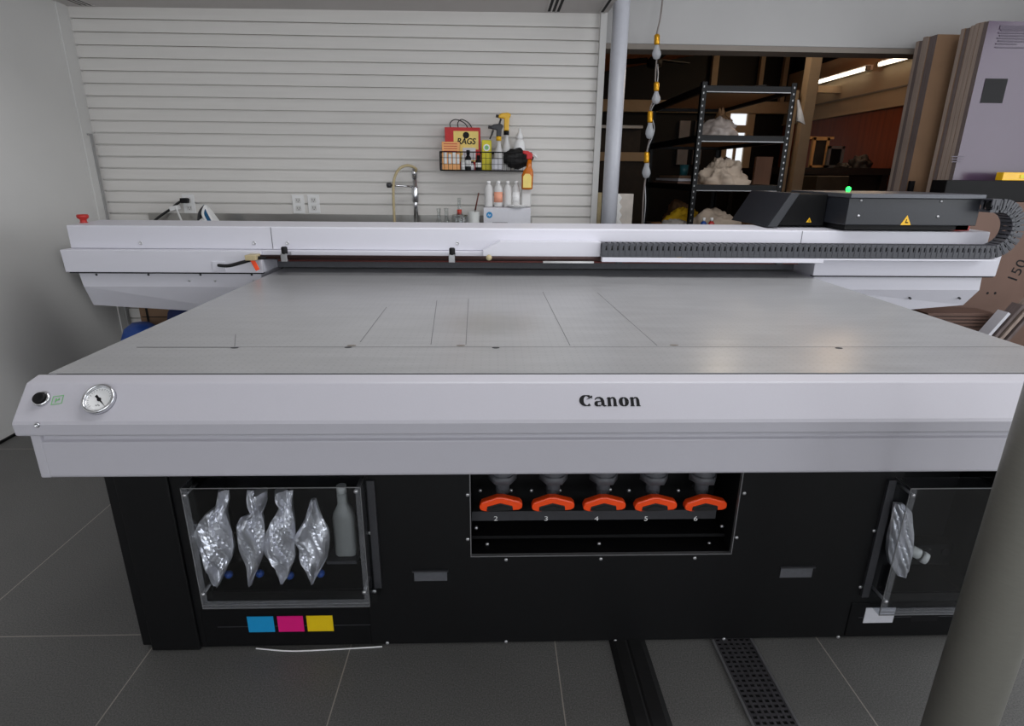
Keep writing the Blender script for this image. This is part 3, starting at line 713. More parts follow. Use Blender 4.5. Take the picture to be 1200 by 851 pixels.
for f, wx in ((0, .027), (.02, .029), (.62, .029), (.70, .026), (.80, .016), (.84, .013), (1.0, .013)):
    rg.append([Vector((c0.x+wx*sx_, 1.46+wx*.8*sy_, z0+hh_*f)) for sx_, sy_ in ((-1,-.7),(-.7,-1),(.7,-1),(1,-.7),(1,.7),(.7,1),(-.7,1),(-1,.7))])
q.loft(rg, True, True).build('bottle_body', mat('dull_bottle', (150, 152, 150), .4, nscale=20, namt=.05), t)
MB().cyl((c0.x, 1.46, zt), (c0.x, 1.46, zt+.022), .014, n=14).build('bottle_cap', 'plastic', t)
MB().box(c0.x-.05, c0.x+.036, 1.42, 1.57, z0-.012, z0-.002).build('bottle_shelf', 'dgrey', PR)
# right bay pouch with a clear spout
pouch([(335,206,238),(365,200,268),(400,194,274),(450,185,274),(500,181,270),(545,188,262),(570,205,258),(592,218,248)], 'slim dull silver pouch behind the right clear cover near the foreground column', 1.368, 21.0, org=(980, 480), sc=3.04, thick=.012)
c = ay(1075, 652, 1.40)
t = thing('bottle_spout', 'small clear plastic spout cap lying against the right ink pouch', 'spout', c)
MB().lathe([(.013, .0), (.016, .012), (.016, .03), (.012, .034)], c+Vector((-.016, .02, .012)), (.8, -.5, -.3), 16).build('spout_collar', 'plastic', t)
MB().lathe([(.017, 0), (.018, .006), (.016, .016), (0, .016)], c+Vector((.012, 0, 0)), (.8, -.5, -.3), 16).build('spout_cap', 'plastic', t)

# ================================================================== FLOOR ITEMS
t = thing('drain_grate', 'perforated steel drain grate set in the floor tiles before the printer', 'drain', (.725, .9, 0))
MB().box(.664, .786, -.6, 2.6, .0005, .0015).build('drain_channel', 'trench', t)
fr = MB().box(.662, .669, -.6, 2.6, .0005, .006).box(.781, .788, -.6, 2.6, .0005, .006); fr.build('drain_frame', 'edge', t)
gr = MB()
for k in range(7): x = .671+k*.0181; gr.box(x-.0035, x+.0035, -.6, 1.9, .002, .0052)
y = -.6
while y < 1.9: gr.box(.669, .781, y-.0035, y+.0035, .002, .0050); y += .0165
gr.build('grate', 'grate', t)
q = MB().prism([(.35, .001), (.366, .009), (.396, .010), (.402, .007), (.408, .010), (.444, .009), (.460, .001)], 'y', -.6, 2.4)
solo(q, 'cable_ramp', 'rubber', 'flat black rubber cable cover strip on the floor left of the drain grate', 'cable cover')
pts = bez([Vector((-.70, 1.386, .003)), Vector((-.6, 1.374, .003)), Vector((-.5, 1.376, .003)), Vector((-.42, 1.380, .003)), Vector((-.33, 1.385, .003))])
solo(MB().tube(pts, .0022, 6), 'white_cable', 'printw', 'thin white cable lying on the floor along the printer base', 'cable')

# ================================================================== COLUMNS
solo(MB().cyl((.972, .887, 0), (.972, .887, 3.0), .0575, n=64), 'round_column', 'fpost', 'dull olive grey round column in the right foreground', 'column')
solo(MB().cyl((.742, 3.8, 0), (.742, 3.8, 3.0), .0485, n=48), 'round_post', 'post', 'light grey round post at the right end of the slatted wall', 'column')

# ================================================================== COUNTER, SINK, WALL ITEMS
t = thing('sink_counter', 'stainless steel sink counter along the slatted wall behind the gantry', 'counter', (-1.0, 3.7, 0))
ct = MB().box(-2.40, -.95, 3.42, 4.015, .90, .93).box(-.40, .33, 3.42, 4.015, .90, .93).box(-.95, -.40, 3.42, 3.50, .90, .93).box(-.95, -.40, 3.90, 4.015, .90, .93)
ct.build('worktop', 'steel', t)
MB().box(-2.27, .262, 4.0, 4.018, .93, 1.075).build('backsplash', 'steel', t)
bs = MB().box(-.95, -.94, 3.5, 3.9, .72, .92).box(-.41, -.40, 3.5, 3.9, .72, .92).box(-.94, -.41, 3.5, 3.51, .72, .92).box(-.94, -.41, 3.89, 3.9, .72, .92).box(-.94, -.41, 3.5, 3.9, .715, .725)
bs.build('basin', 'steel', t)
MB().box(-2.40, .33, 3.985, 4.0, .05, .895).build('shade_panel', 'dark2', t)  # added dark sheet, stands in for shade on the wall below the worktop
for x in (-2.0, -1.0, .28):
    for y in (3.46, 3.96): MB().cyl((x, y, 0), (x, y, .90), .02, n=12).build('leg', 'steel', t)
# faucet
fx = ay(488, 262, 3.93).x; ftop = ay(488, 203, 3.93).z
t = thing('spring_faucet', 'tall chrome kitchen faucet with an arching beige hose against slatted wall', 'faucet', (fx, 3.93, .93))
q = MB().cyl((fx, 3.93, .93), (fx, 3.93, .95), .03, n=18).cyl((fx, 3.93, .95), (fx, 3.93, ftop), .014, n=14).lathe([(.019, -.05), (.022, -.04), (.022, .04), (.019, .05)], (fx, 3.93, 1.21), n=14)
q.lathe([(.018, 0), (.018, .04), (.012, .06)], (fx, 3.93, ftop-.03), n=14)
q.build('riser', 'chrome', t)
hz = bez([Vector((fx, 3.93, ftop)), ay(487.5, 198, 3.9), ay(478, 194, 3.87), ay(468, 198, 3.85), ay(462, 210, 3.84), ay(461, 230, 3.84), ay(462.5, 262, 3.84)], 12)
MB().tube(hz, .0085, 10).build('hose', 'hose', t)
a = ay(457, 217, 3.85); c = ay(487, 219, 3.93)
MB().cyl(a, c, .006, n=8).build('hose_arm', 'chrome', t)
MB().lathe([(.009, -.016), (.016, -.012), (.016, .012), (.009, .016)], ay(456, 217, 3.85), (1, 0, 0), 14).build('arm_knob', 'dgrey', t)
# outlets
def outlet(px_, py_, label, plug=False):
    c = ay(px_, py_, WY); t = thing('wall_outlet', label, 'outlet', (c.x, WY, c.z-.058), 'white outlets on the slatted wall')
    MB().box(c.x-.039, c.x+.039, WY-.007, WY-.0005, c.z-.060, c.z+.060).build('cover_plate', 'printw', t, bev=.003)
    for dz in (-.025, .025):
        s_ = MB().box(c.x-.017, c.x+.017, WY-.0095, WY-.006, c.z+dz-.016, c.z+dz+.016)
        s_.slot(1)
        for ex in (-.008, .006): s_.box(c.x+ex, c.x+ex+.003, WY-.0098, WY-.009, c.z+dz-.004, c.z+dz+.008)
        s_.cyl((c.x, WY-.0098, c.z+dz-.009), (c.x, WY-.009, c.z+dz-.009), .003, n=8)
        s_.build('socket', ['wall', 'dgrey'], t)
    return c
outlet(222, 239, 'white outlet with a black cord plugged in, left of the iron')
outlet(350, 239.5, 'left one of the twin white outlets on the slatted wall')
outlet(368, 239, 'right one of the twin white outlets on the slatted wall')
t = thing('power_cord', 'black power cord running from the left outlet down behind the gantry', 'cord', ay(178, 262, 3.97))
MB().tube(bez([ay(214, 234.5, 3.985), ay(208, 238.5, 3.98), ay(200, 245, 3.97), ay(186, 254.5, 3.95), ay(176, 264, 3.93), ay(170, 272, 3.92)], 8), .0075, 8).build('cord', 'cable', t)
p = ay(217.5, 235, 4.0)
MB().box(p.x-.022, p.x+.022, 3.965, 4.008, p.z-.016, p.z+.016).build('plug', 'ink', t, bev=.006)
t = thing('charger_cord', 'white cord with adapter hanging below the left outlet', 'cord', ay(205, 262, 3.9))
MB().tube(bez([ay(202, 243.5, 3.96), ay(206, 243, 3.94), ay(209, 250, 3.93), ay(214, 262, 3.92), ay(217, 270, 3.92)], 8), .006, 8).build('cord', 'printw', t)
p = ay(205, 244, 3.955); MB().obox(p, Vector((.028, 0, .006)), (0, .02, 0), Vector((-.003, 0, .014))).build('adapter', 'printw', t, bev=.004)
# steam iron standing on its heel
tip = ay(240, 240, 3.78); ir = thing('steam_iron', 'blue and white steam iron standing on its heel on the counter', 'iron', (tip.x, 3.78, .93))
def iron_ring(f, x0, x1, wid): return [Vector((x0, 3.78-wid, .93+f)), Vector((x1, 3.78-wid*.9, .93+f)), Vector((x1, 3.78+wid*.9, .93+f)), Vector((x0, 3.78+wid, .93+f))]
H_ = tip.z-.93
rg = []; rs = []
for k in range(13):
    f = k/12; wd = .056*math.sqrt(max(0, 1-f))*(1 if f < 1 else .1)+.002
    xs = tip.x+.105*(1-f)**1.0+.006; rs.append(iron_ring(H_*f, xs-.008, xs+.004, wd+.003)); rg.append(iron_ring(H_*f, xs-.014-.055*(1-f)**.8, xs-.008, wd))
MB().loft(rs, True, False).build('soleplate', 'printw', ir, bev=.002)
MB().loft(rg, True, False).build('water_tank', 'teal', ir, bev=.004)
MB().tube(bez([Vector((tip.x-.0, 3.78, 1.13)), Vector((tip.x-.035, 3.78, 1.09)), Vector((tip.x-.05, 3.78, 1.02)), Vector((tip.x-.035, 3.78, .95))], 6), .013, 8).build('handle', 'dgrey', ir)
MB().tube(bez([Vector((tip.x+.004, 3.772, 1.135)), Vector((tip.x+.0, 3.735, 1.09)), Vector((tip.x+.02, 3.73, 1.03)), Vector((tip.x+.025, 3.73, .945))], 6), .008, 8).build('trim', 'printw', ir)
MB().ball((tip.x-.005, 3.74, 1.035), .028, 8, (1, .7, 1)).build('dial', 'printw', ir)

# wire basket on the slatwall
A = ay(516, 178, 3.83); B = ay(622, 200, 3.83); bx0, bx1, bz0, bz1 = A.x, B.x, ay(516, 199.5, 3.83).z, A.z
BYF, BYB = 3.80, 4.005
t = thing('wire_basket', 'black wire basket of cleaning supplies hung on the slatted wall', 'basket', ((bx0+bx1)/2, 3.9, bz0))
fr = MB()
for z in (bz0, bz1):
    for a, c in (((bx0, BYF, z), (bx1, BYF, z)), ((bx0, BYB, z), (bx1, BYB, z)), ((bx0, BYF, z), (bx0, BYB, z)), ((bx1, BYF, z), (bx1, BYB, z))): fr.cyl(a, c, .0035, n=8)
for x, y in ((bx0, BYF), (bx1, BYF), (bx0, BYB), (bx1, BYB)): fr.cyl((x, y, bz0), (x, y, bz1), .0035, n=8)
fr.build('rim_frame', 'ink', t)
wr = MB(); k = 0
x = bx0
while x < bx1+.001:
    wr.cyl((x, BYF, bz0), (x, BYF, bz1), .0013, n=5).cyl((x, BYF, bz0), (x, BYB, bz0), .0013, n=5); x += (bx1-bx0)/22
for z in (.35, .68): wr.cyl((bx0, BYF, bz0+(bz1-bz0)*z), (bx1, BYF, bz0+(bz1-bz0)*z), .0013, n=5)
for y in (3.84, 3.88, 3.92, 3.96): wr.cyl((bx0, y, bz0), (bx0, y, bz1), .0013, n=5).cyl((bx1, y, bz0), (bx1, y, bz1), .0013, n=5).cyl((bx0, y, bz0), (bx1, y, bz0), .0013, n=5)
wr.build('wire_mesh', 'ink', t)
for x in (bx0+.1, bx1-.1): MB().box(x-.012, x+.012, 4.0, 4.028, bz1-.01, bz1+.018).build('hook', 'ink', t)
FL = bz0+.003
# box of rags
a = ay(521, 149, 3.93); c = ay(563, 190, 3.93)
t = thing('rag_box', 'red carton reading RAGS standing in the wire basket', 'box', ((a.x+c.x)/2, 3.96, FL))
MB().box(a.x, c.x, 3.93, 3.995, FL, a.z).build('carton', 'rbox', t, bev=.002)
pn = MB().add([(a.x+.055, 3.9292, FL+.05), (c.x-.012, 3.9292, FL+.05), (c.x-.012, 3.9292, a.z-.022), (a.x+.055, 3.9292, a.z-.022)], [(0,1,2,3)])
pn.build('label_panel', 'ybox', t, fix=False)
MB().text('RAGS', ((a.x+c.x)/2+.0225, 3.9288, a.z-.083), X3, Vector((.18, 0, 1)), .036, stretch=.92).text('RAGS', ((a.x+c.x)/2+.0255, 3.9288, a.z-.083), X3, Vector((.18, 0, 1)), .036, .0008, stretch=.92).text('RAGS', ((a.x+c.x)/2+.024, 3.9288, a.z-.0845), X3, Vector((.18, 0, 1)), .036, .001, stretch=.92).lathe([(.02, 0), (.02, .0006)], ((a.x+c.x)/2+.022, 3.9286, a.z-.046), (0,-1,0), 20).build('lettering', 'ink', t, fix=False)
MB().box((a.x+c.x)/2+.0, c.x-.03, 3.9282, 3.9290, FL+.06, a.z-.12).build('picture', 'pale', t)
MB().box(c.x-.03, c.x-.008, 3.9282, 3.9290, FL+.06, a.z-.13).build('picture', 'rbox', t)
# carrier bag handles behind it
q = MB(); 
for (x1_, x2_, dx, hz_) in ((528, 548, 534, 140), (537, 553, 541, 140)):
    q.tube(bez([ay(x1_, 150, 3.965), ay(x1_-.5, 144, 3.965), ay(dx, hz_, 3.965), ay(x2_-4, 144, 3.965), ay(x2_, 150, 3.965)], 8), .003, 6)
q.build('carry_cord', 'ink', t)
# peach carton
a = ay(517.5, 166, 3.84); c = ay(539, 198, 3.84)
t = thing('wipes_carton', 'peach coloured carton with printed lines at the left end of wire basket', 'box', ((a.x+c.x)/2, 3.87, FL))
MB().box(a.x, c.x, 3.84, 3.90, FL, a.z).build('carton', 'obox', t, bev=.002)
q = MB()
for k in range(4): q.box(a.x+.012, c.x-.015, 3.8388, 3.8398, a.z-.014-k*.014, a.z-.010-k*.014)
q.build('print_lines', 'dorange', t)
q = MB()
for k, (w0, w1) in enumerate(((.01, .03), (.038, .058), (.066, .085), (.092, .108))): q.box(a.x+w0, a.x+w1, 3.8388, 3.8398, FL+.035, FL+.105-(k % 2)*.012)
q.build('print_bars', 'printw', t)
# small bottles and boxes along the basket front
def vial(px_, top, r, m, mc, label, cat='bottle', Y=3.845):
    p = ay(px_, top, Y); t = thing('small_bottle', label, cat, (p.x, Y, FL), 'small bottles in the wire basket')
    h_ = p.z-FL
    MB().lathe([(r, 0), (r*1.04, .004), (r, h_*.62), (r*.5, h_*.74), (r*.5, h_*.8)], (p.x, Y, FL), n=14).build('bottle_body', m, t)
    MB().lathe([(r*.62, h_*.78), (r*.62, h_), (0, h_)], (p.x, Y, FL), n=14).build('bottle_cap', mc, t)
    MB().lathe([(r*1.03, h_*.15), (r*1.03, h_*.5)], (p.x, Y, FL), n=14).build('bottle_label', 'printw', t)
vial(542.5, 182, .014, 'plastic', 'printw', 'slim white bottle beside the peach carton in the basket')
vial(548.5, 176, .018, 'ink', 'ink', 'dark bottle with white label and tall black cap in the basket')
vial(553.5, 189, .012, 'pale', 'dgrey', 'short pale vial in front of the red carton')
vial(560.5, 182, .018, 'ink', 'ink', 'dark bottle with white label at the right corner of the red carton')
# lime yellow pouch box
a = ay(564.5, 164, 3.90); c = ay(576, 197, 3.90)
t = thing('yellow_packet', 'lime yellow packet with a round green emblem in the wire basket', 'packet', ((a.x+c.x)/2, 3.93, FL))
MB().box(a.x, c.x, 3.90, 3.95, FL, a.z).build('carton', 'lime', t, bev=.006)
q = MB().lathe([(.021, 0), (.021, .0008)], ((a.x+c.x)/2, 3.899, a.z-.045), (0,-1,0), 22); q.slot(1).lathe([(.013, .0008), (.013, .0014)], ((a.x+c.x)/2, 3.899, a.z-.045), (0,-1,0), 22)
q.build('emblem', ['printw', 'green'], t)
# white pack in the middle, blue tray
a = ay(576, 186, 3.86); c = ay(589, 197, 3.86)
solo(MB().box(a.x, c.x, 3.84, 3.92, FL, a.z), 'napkin_pack', 'pale', 'small white wrapped pack in the middle of the wire basket', 'packet', bev=.012, seg=3)
# spray bottles
def spray(px_, top, base_r, hgt, bm, tm, label, Y, flip=1, group='spray bottles in the wire basket', neck='ink'):
    p = ay(px_, top, Y); z1 = p.z; z0 = FL
    t = thing('spray_bottle', label, 'spray bottle', (p.x, Y, z0), group)
    hb = (z1-z0)*hgt
    MB().lathe([(base_r*.92, 0), (base_r, .006), (base_r, hb*.45), (base_r*.82, hb*.62), (base_r*.42, hb*.86), (base_r*.38, hb)], (p.x, Y, z0), n=22).build('bottle_body', bm, t)
    zc = z0+hb
    MB().lathe([(.017, 0), (.017, .022), (.013, .026)], (p.x, Y, zc), n=16).build('neck_collar', neck, t)
    hd = MB().prism([(p.x-flip*.016, zc+.024), (p.x+flip*.016, zc+.024), (p.x+flip*.018, z1-.035), (p.x+flip*.030, z1-.012), (p.x+flip*.012, z1), (p.x-flip*.03, z1-.004), (p.x-flip*.05, z1-.016), (p.x-flip*.05, z1-.032), (p.x-flip*.014, z1-.036)], 'y', Y-.015, Y+.015)
    hd.build('trigger_head', tm, t, bev=.006)
    MB().cyl((p.x-flip*.046, Y, z1-.022), (p.x-flip*.066, Y, z1-.020), .009, n=12).build('nozzle', 'dgrey', t)
    MB().tube([Vector((p.x-flip*.034, Y, z1-.036)), Vector((p.x-flip*.042, Y, z1-.06)), Vector((p.x-flip*.056, Y, z1-.09))], [.006, .006, .004], 8).build('trigger', 'dgrey', t)
    return t
spray(593.5, 132, .036, .62, 'bottleg', 'tyel', 'tall spray bottle with a yellow trigger head in the wire basket', 3.93)
spray(584.5, 145, .032, .64, 'bottleg', 'dgrey', 'spray bottle with a dark grey trigger head and yellow neck in the wire basket', 3.88, neck='tyel')
p = ay(609, 150, 3.93)
t = thing('squeeze_bottle', 'white squeeze bottle with pointed cap behind the black gloves', 'bottle', (p.x, 3.94, FL))
hb = p.z-FL
MB().lathe([(.034, 0), (.037, .008), (.037, hb*.55), (.030, hb*.68), (.020, hb*.74)], (p.x, 3.94, FL), n=22).build('bottle_body', 'printw', t)
MB().lathe([(.022, hb*.74), (.021, hb*.84), (.010, hb*.90), (.006, hb)], (p.x, 3.94, FL), n=16).build('bottle_cap', 'printw', t)
# crumpled soft bundle helper
def bundle(mb, c, sx, sy, sz, seed, amp=.35, fr=2.2, n=22, flat=True):
    c = Vector(c); rg = []
    for k in range(n+1):
        t = (-PI/2 if not flat else -.12)+((PI if not flat else PI/2+.12))*k/n; ring = []
        for i in range(2*n):
            a = 2*PI*i/(2*n); d = Vector((math.cos(t)*math.cos(a), math.cos(t)*math.sin(a), math.sin(t)))
            s_ = d*fr+Vector((seed, seed*1.7, -seed))
            r = 1+amp*(noise.noise(s_)+.6*abs(noise.noise(s_*2.1))+.35*noise.noise(s_*4.3))
            ring.append(c+Vector((d.x*sx*r, d.y*sy*r, max(0 if flat else -9, d.z*sz*r))))
        rg.append(ring)
    return mb.loft(rg, True, True)
a = ay(606, 185, 3.87)
solo(bundle(MB(), (a.x, 3.885, FL+.070), .088, .05, .055, 3.1, .3, 2.4, 18, False), 'work_gloves', 'rubber', 'crumpled black work gloves heaped in the right half of wire basket', 'gloves')
# orange cleaner bottle hung on the basket end
p = ay(619, 180, 3.80); zb = ay(618, 222, 3.78).z
t = thing('cleaner_bottle', 'amber spray bottle with red trigger hanging on the right end of basket', 'spray bottle', (p.x, 3.78, zb))
q = MB(); rg = []
hb = p.z-zb
for f, wx, ox in ((0, .030, -.006), (.03, .035, -.006), (.40, .036, -.004), (.52, .030, 0), (.62, .017, .004), (.86, .012, .008)):
    rg.append([Vector((p.x+ox+wx*math.cos(2*PI*i/16), 3.765+wx*.62*math.sin(2*PI*i/16), zb+hb*f)) for i in range(16)])
q.loft(rg).build('bottle_body', 'amber', t)
MB().add([(p.x-.006+sx_*.026, 3.7405, zb+hb*f) for sx_, f in ((-1, .05), (1, .05), (1, .36), (.5, .44), (-.5, .44), (-1, .36))], [(0,1,2,3,4,5)]).build('bottle_label', 'ybox', t, fix=False)
MB().prism([(p.x-.012, zb+hb*.84), (p.x+.022, zb+hb*.84), (p.x+.026, zb+hb*.98), (p.x+.0, zb+hb*1.06), (p.x-.034, zb+hb*1.08), (p.x-.036, zb+hb*1.0), (p.x-.012, zb+hb*.96)], 'y', 3.752, 3.778).build('trigger_head', 'rbox', t, bev=.004)
MB().tube([Vector((p.x+.02, 3.765, zb+hb*1.0)), Vector((p.x+.045, 3.762, zb+hb*.93)), Vector((p.x+.052, 3.762, zb+hb*.86))], .006, 8).build('trigger', 'printw', t)

# counter items: boxes, bottles, glassware
CT = .93
a = ay(566.5, 243.5, 3.70); c = ay(622, 243.5, 3.70)
t = thing('white_carton', 'white carton with a round blue emblem on the counter under the basket', 'box', ((a.x+c.x)/2, 3.8, CT))
MB().box(a.x, c.x, 3.70, 3.95, CT, a.z).build('carton', 'pale', t, bev=.002)
e = ay(573.5, 252, 3.70)
q = MB().lathe([(.019, 0), (.019, .0008)], (e.x, 3.6996, e.z), (0,-1,0), 26); q.slot(1).text('hp', (e.x, 3.6986, e.z), X3, Vector((.3, 0, 1)), .014)
q.build('emblem', ['logoblue', 'printw'], t)
q = MB()
for k in range(3): q.box(a.x+.055, a.x+.15-(k*.02), 3.6988, 3.6998, a.z-.09-k*.012, a.z-.086-k*.012)
q.build('print_lines', 'edge', t)
TB = a.z
def clearb(px_, top, r, label, lm, Y=3.80):
    p = ay(px_, top, Y); h_ = p.z-TB-.001
    t = thing('refill_bottle', label, 'bottle', (p.x, Y, TB+.001), 'bottles on the white carton')
    MB().lathe([(r*.95, 0), (r, .006), (r, h_*.68), (r*.75, h_*.80), (r*.38, h_*.88), (r*.38, h_*.90)], (p.x, Y, TB+.001), n=20, sy=.8).build('bottle_body', 'bottleg', t)
    MB().lathe([(r*.46, h_*.88), (r*.46, h_), (0, h_)], (p.x, Y, TB+.001), n=16).build('bottle_cap', 'printw', t)
    if lm: MB().lathe([(r*1.02, h_*.18), (r*1.02, h_*.58)], (p.x, Y, TB+.001), n=20, sy=.82).build('bottle_label', lm, t)
clearb(572.5, 212, .027, 'plain pale bottle at the left end of the row on the white carton', None)
clearb(584, 212, .027, 'bottle with a salmon pink label on the white carton', mat('salmon_label', (236, 164, 136), .5, nscale=30, namt=.04))
clearb(595, 212, .025, 'plain pale bottle between the pink and blue labelled ones', None)
clearb(605, 212, .024, 'bottle with a white and navy label on the white carton', 'printw')
p = ay(605, 227, 3.78); MB().box(p.x-.014, p.x+.014, 3.7745, 3.776, p.z-.006, p.z+.006)
a = ay(611, 221, 3.80); c = ay(622, 243, 3.80)
solo(MB().box(a.x, c.x, 3.78, 3.86, TB+.001, a.z), 'pale_jug', 'bottleg', 'pale grey square jug at the right end of row on white carton', 'jug', bev=.01, seg=3)
p = ay(606, 242, 3.73)
q = MB().lathe([(.05, 0), (.062, .012), (.064, .014), (.058, .014), (.046, .003)], (p.x, 3.765-.03, TB+.001), n=28)
solo(q, 'white_dish', 'printw', 'shallow white dish in front of bottles on the white carton', 'dish')
a = ay(605, 246, 3.69)
t = thing('clear_tub', 'white plastic tub in front of the white carton', 'tub', (a.x, 3.66, CT))
MB().lathe([(.040, 0), (.048, .11), (.051, .112), (.051, .118), (.046, .118)], (a.x, 3.645, CT), n=24).build('tub_body', 'plastic', t)
# paint brush in pot
p = ay(555, 248, 3.72)
t = thing('brush_pot', 'grey plastic pot on the counter left of the white carton', 'pot', (p.x, 3.72, CT))
MB().lathe([(.030, 0), (.037, p.z-CT), (.034, p.z-CT), (.030, .01)], (p.x, 3.72, CT), n=22).build('pot_body', 'plastic', t)
t = thing('paint_brush', 'dark handled brush standing in the grey pot', 'brush', (p.x+.01, 3.72, CT+.012))
a = ay(557, 246, 3.72); c = ay(561, 226, 3.72)
MB().cyl(Vector((p.x+.006, 3.72, CT+.014)), a, .005, n=8).build('ferrule', 'steel', t)
MB().cyl(a, c, .005, .004, n=8).build('handle', mat('brush_handle', (92, 40, 26), .4, nscale=20, namt=.1), t)
# glass bottles
def gbottle(px_, top, r, label, Y, neck=.45, cap=None):
    p = ay(px_, top, Y); h_ = p.z-CT
    t = thing('glass_bottle', label, 'bottle', (p.x, Y, CT), 'clear glass bottles by the faucet')
    MB().lathe([(0, .002), (r*.9, 0), (r, .006), (r, h_*neck), (r*.7, h_*(neck+.14)), (r*.36, h_*(neck+.26)), (r*.36, h_*.96), (r*.44, h_*.97), (r*.44, h_), (r*.3, h_), (r*.28, h_*(neck+.25)), (r*.6, h_*(neck+.12)), (r*.92, h_*(neck-.02)), (r*.92, .012), (0, .010)], (p.x, Y, CT), n=24).build('glass_body', 'glass', t)
    if cap: MB().lathe([(r*.5, h_*.62), (r*.5, h_*.74)], (p.x, Y, CT), n=16).build('neck_label', cap, t)
gbottle(514, 244.5, .032, 'clear glass bottle nearest the faucet', 3.72)
gbottle(523, 244, .034, 'clear glass bottle beside the stoppered bottle', 3.68)
gbottle(538, 232, .030, 'tallest clear glass bottle with a red dot and swing stopper', 3.74, .5, 'dorange')
p = ay(539, 254, 3.62)
t = thing('glass_jar', 'wide clear glass jar in front of the tall stoppered bottle', 'jar', (p.x, 3.64, CT))
MB().lathe([(0, .002), (.046, 0), (.050, .008), (.050, p.z-CT), (.046, p.z-CT+.01), (.046, p.z-CT), (.045, .012), (0, .010)], (p.x, 3.62, CT), n=26).build('glass_body', 'glass', t)

# storage behind the left end of the gantry
a = ay(150, 362, 3.35); c = ay(205, 362, 3.35)
t = thing('cardboard_carton', 'tan cardboard carton on the floor under the left end of the gantry', 'box', ((a.x+c.x)/2, 3.3, 0))
MB().box(-1.96, -1.66, 3.2, 3.4, 0, a.z+.05).build('carton', 'card2', t, bev=.003)
sp_ = ay(173, 370, 3.2); MB().box(sp_.x-.006, sp_.x+.006, 3.1975, 3.1995, .3, a.z+.04)  .box(-1.95, -1.67, 3.1975, 3.1995, ay(160, 371, 3.2).z-.004, ay(160, 371, 3.2).z).build('tape', 'ink', t)
def sack(x, y, r, h, sy, name, m, label):
    q = MB(); rg = []
    for f, k in ((0, .9), (.04, 1), (.3, 1.02), (.6, 1.0), (.85, .93), (.95, .75), (1, .4), (1.0, .05)):
        rg.append([Vector((x+r*k*math.cos(2*PI*i/28)*(1+.14*noise.noise(Vector((i*.7, f*5, x)))), y+r*sy*k*math.sin(2*PI*i/28), h*f)) for i in range(28)])
    solo(q.loft(rg, True, True), name, m, label, 'bag')
sack(-1.86, 3.03, .115, .575, .7, 'blue_sack', 'blue', 'bright blue bag on the floor under the left end of gantry')
sack(-1.69, 3.10, .075, .655, .7, 'navy_sack', 'navy', 'dark navy bag behind the left edge of the print bed')
# ================================================================== THINGS AT THE RIGHT END
def sheet_stack(x0, x1, y0, y1, ztop, n, group, lab_mid, lab_front, front, seed, lean, cat='board', edges=('cedge', 'cedge2')):
    rnd = random.Random(seed); th = (y1-y0)/n
    for k in range(n):
        fr_ = k == 0
        dz = rnd.uniform(-.012, .010) if not fr_ else 0
        dx = rnd.uniform(0, .010)
        a, c = y0+th*k+.0015, y0+th*(k+1)-.0015
        q = MB(); vs = []
        for x in (x0+dx, x1):
            vs += [(x, a-lean, 0), (x, c-lean, 0), (x, c, ztop+dz), (x, a, ztop+dz)]
        e = rnd.randrange(2) if not fr_ else 1
        q.slot(1).add(vs, [(0,1,2,3), (4,7,6,5), (3,2,6,7), (0,4,5,1)])
        q.slot(0).add(vs, [(0,3,7,4), (1,5,6,2)])
        if fr_:
            t = thing(front[0], lab_front, cat, ((x0+x1)/2, (a+c)/2, 0), group)
            q.build('sheet_face', [front[1], edges[e]], t); yield t, a, lean
        else:
            solo(q, 'cardboard_sheet', ['card2', edges[e]], lab_mid, cat, group)
for t, a, ln in sheet_stack(2.632, 3.70, 3.785, 3.98, 2.155, 6, 'upright sheets in the back stack', 'edge-on sheet in the brown upright stack leaning against the white header',
                  'tan front sheet of the brown upright stack', ('tan_sheet', 'card2'), 3, .02): pass
for t, a, ln in sheet_stack(2.70, 3.95, 3.50, 3.70, 2.163, 6, 'upright sheets in the front stack', 'edge-on sheet in the stack behind the purple film-covered sheet',
                  'glossy purple-grey film covered sheet with a printed label, upright at far right', ('film_sheet', 'film'), 5, .01):
    Y = a-.0016
    q = MB()
    for k in range(7):
        p = ay(1172+(k % 2)*2-k*.8, 32+k*3.2, Y-.002); hw = .010 if k == 0 else .0035
        L_ = ay(1215 if k != 6 else 1192, 32+k*3.2, Y-.002)
        q.box(p.x, L_.x, Y-.0022, Y-.001, p.z-hw, p.z+hw)
    p = ay(1166, 55.5, Y); q.box(p.x, p.x+.5, Y-.0022, Y-.001, p.z-.003, p.z+.003)
    q.build('printed_label', 'filmtext', t)
    p = ay(1155, 92, Y); c = ay(1174, 121, Y); MB().box(p.x, c.x, Y-.0022, Y-.001, c.z, p.z).build('black_sticker', 'ink', t)
    q = MB()
    for k in range(3): p = ay(1115, 183.5+k*3, Y); q.box(p.x, p.x+.075-.01*k, Y-.0022, Y-.001, p.z-.003, p.z+.003)
    q.build('small_print', 'filmtext', t)
# black strap on tan sheet
p = ay(1063, 212, 3.78); solo(MB().box(p.x, p.x+.03, 3.745, 3.764, 0, p.z), 'black_batten', 'ink', 'narrow black batten standing between the two upright stacks', 'batten')
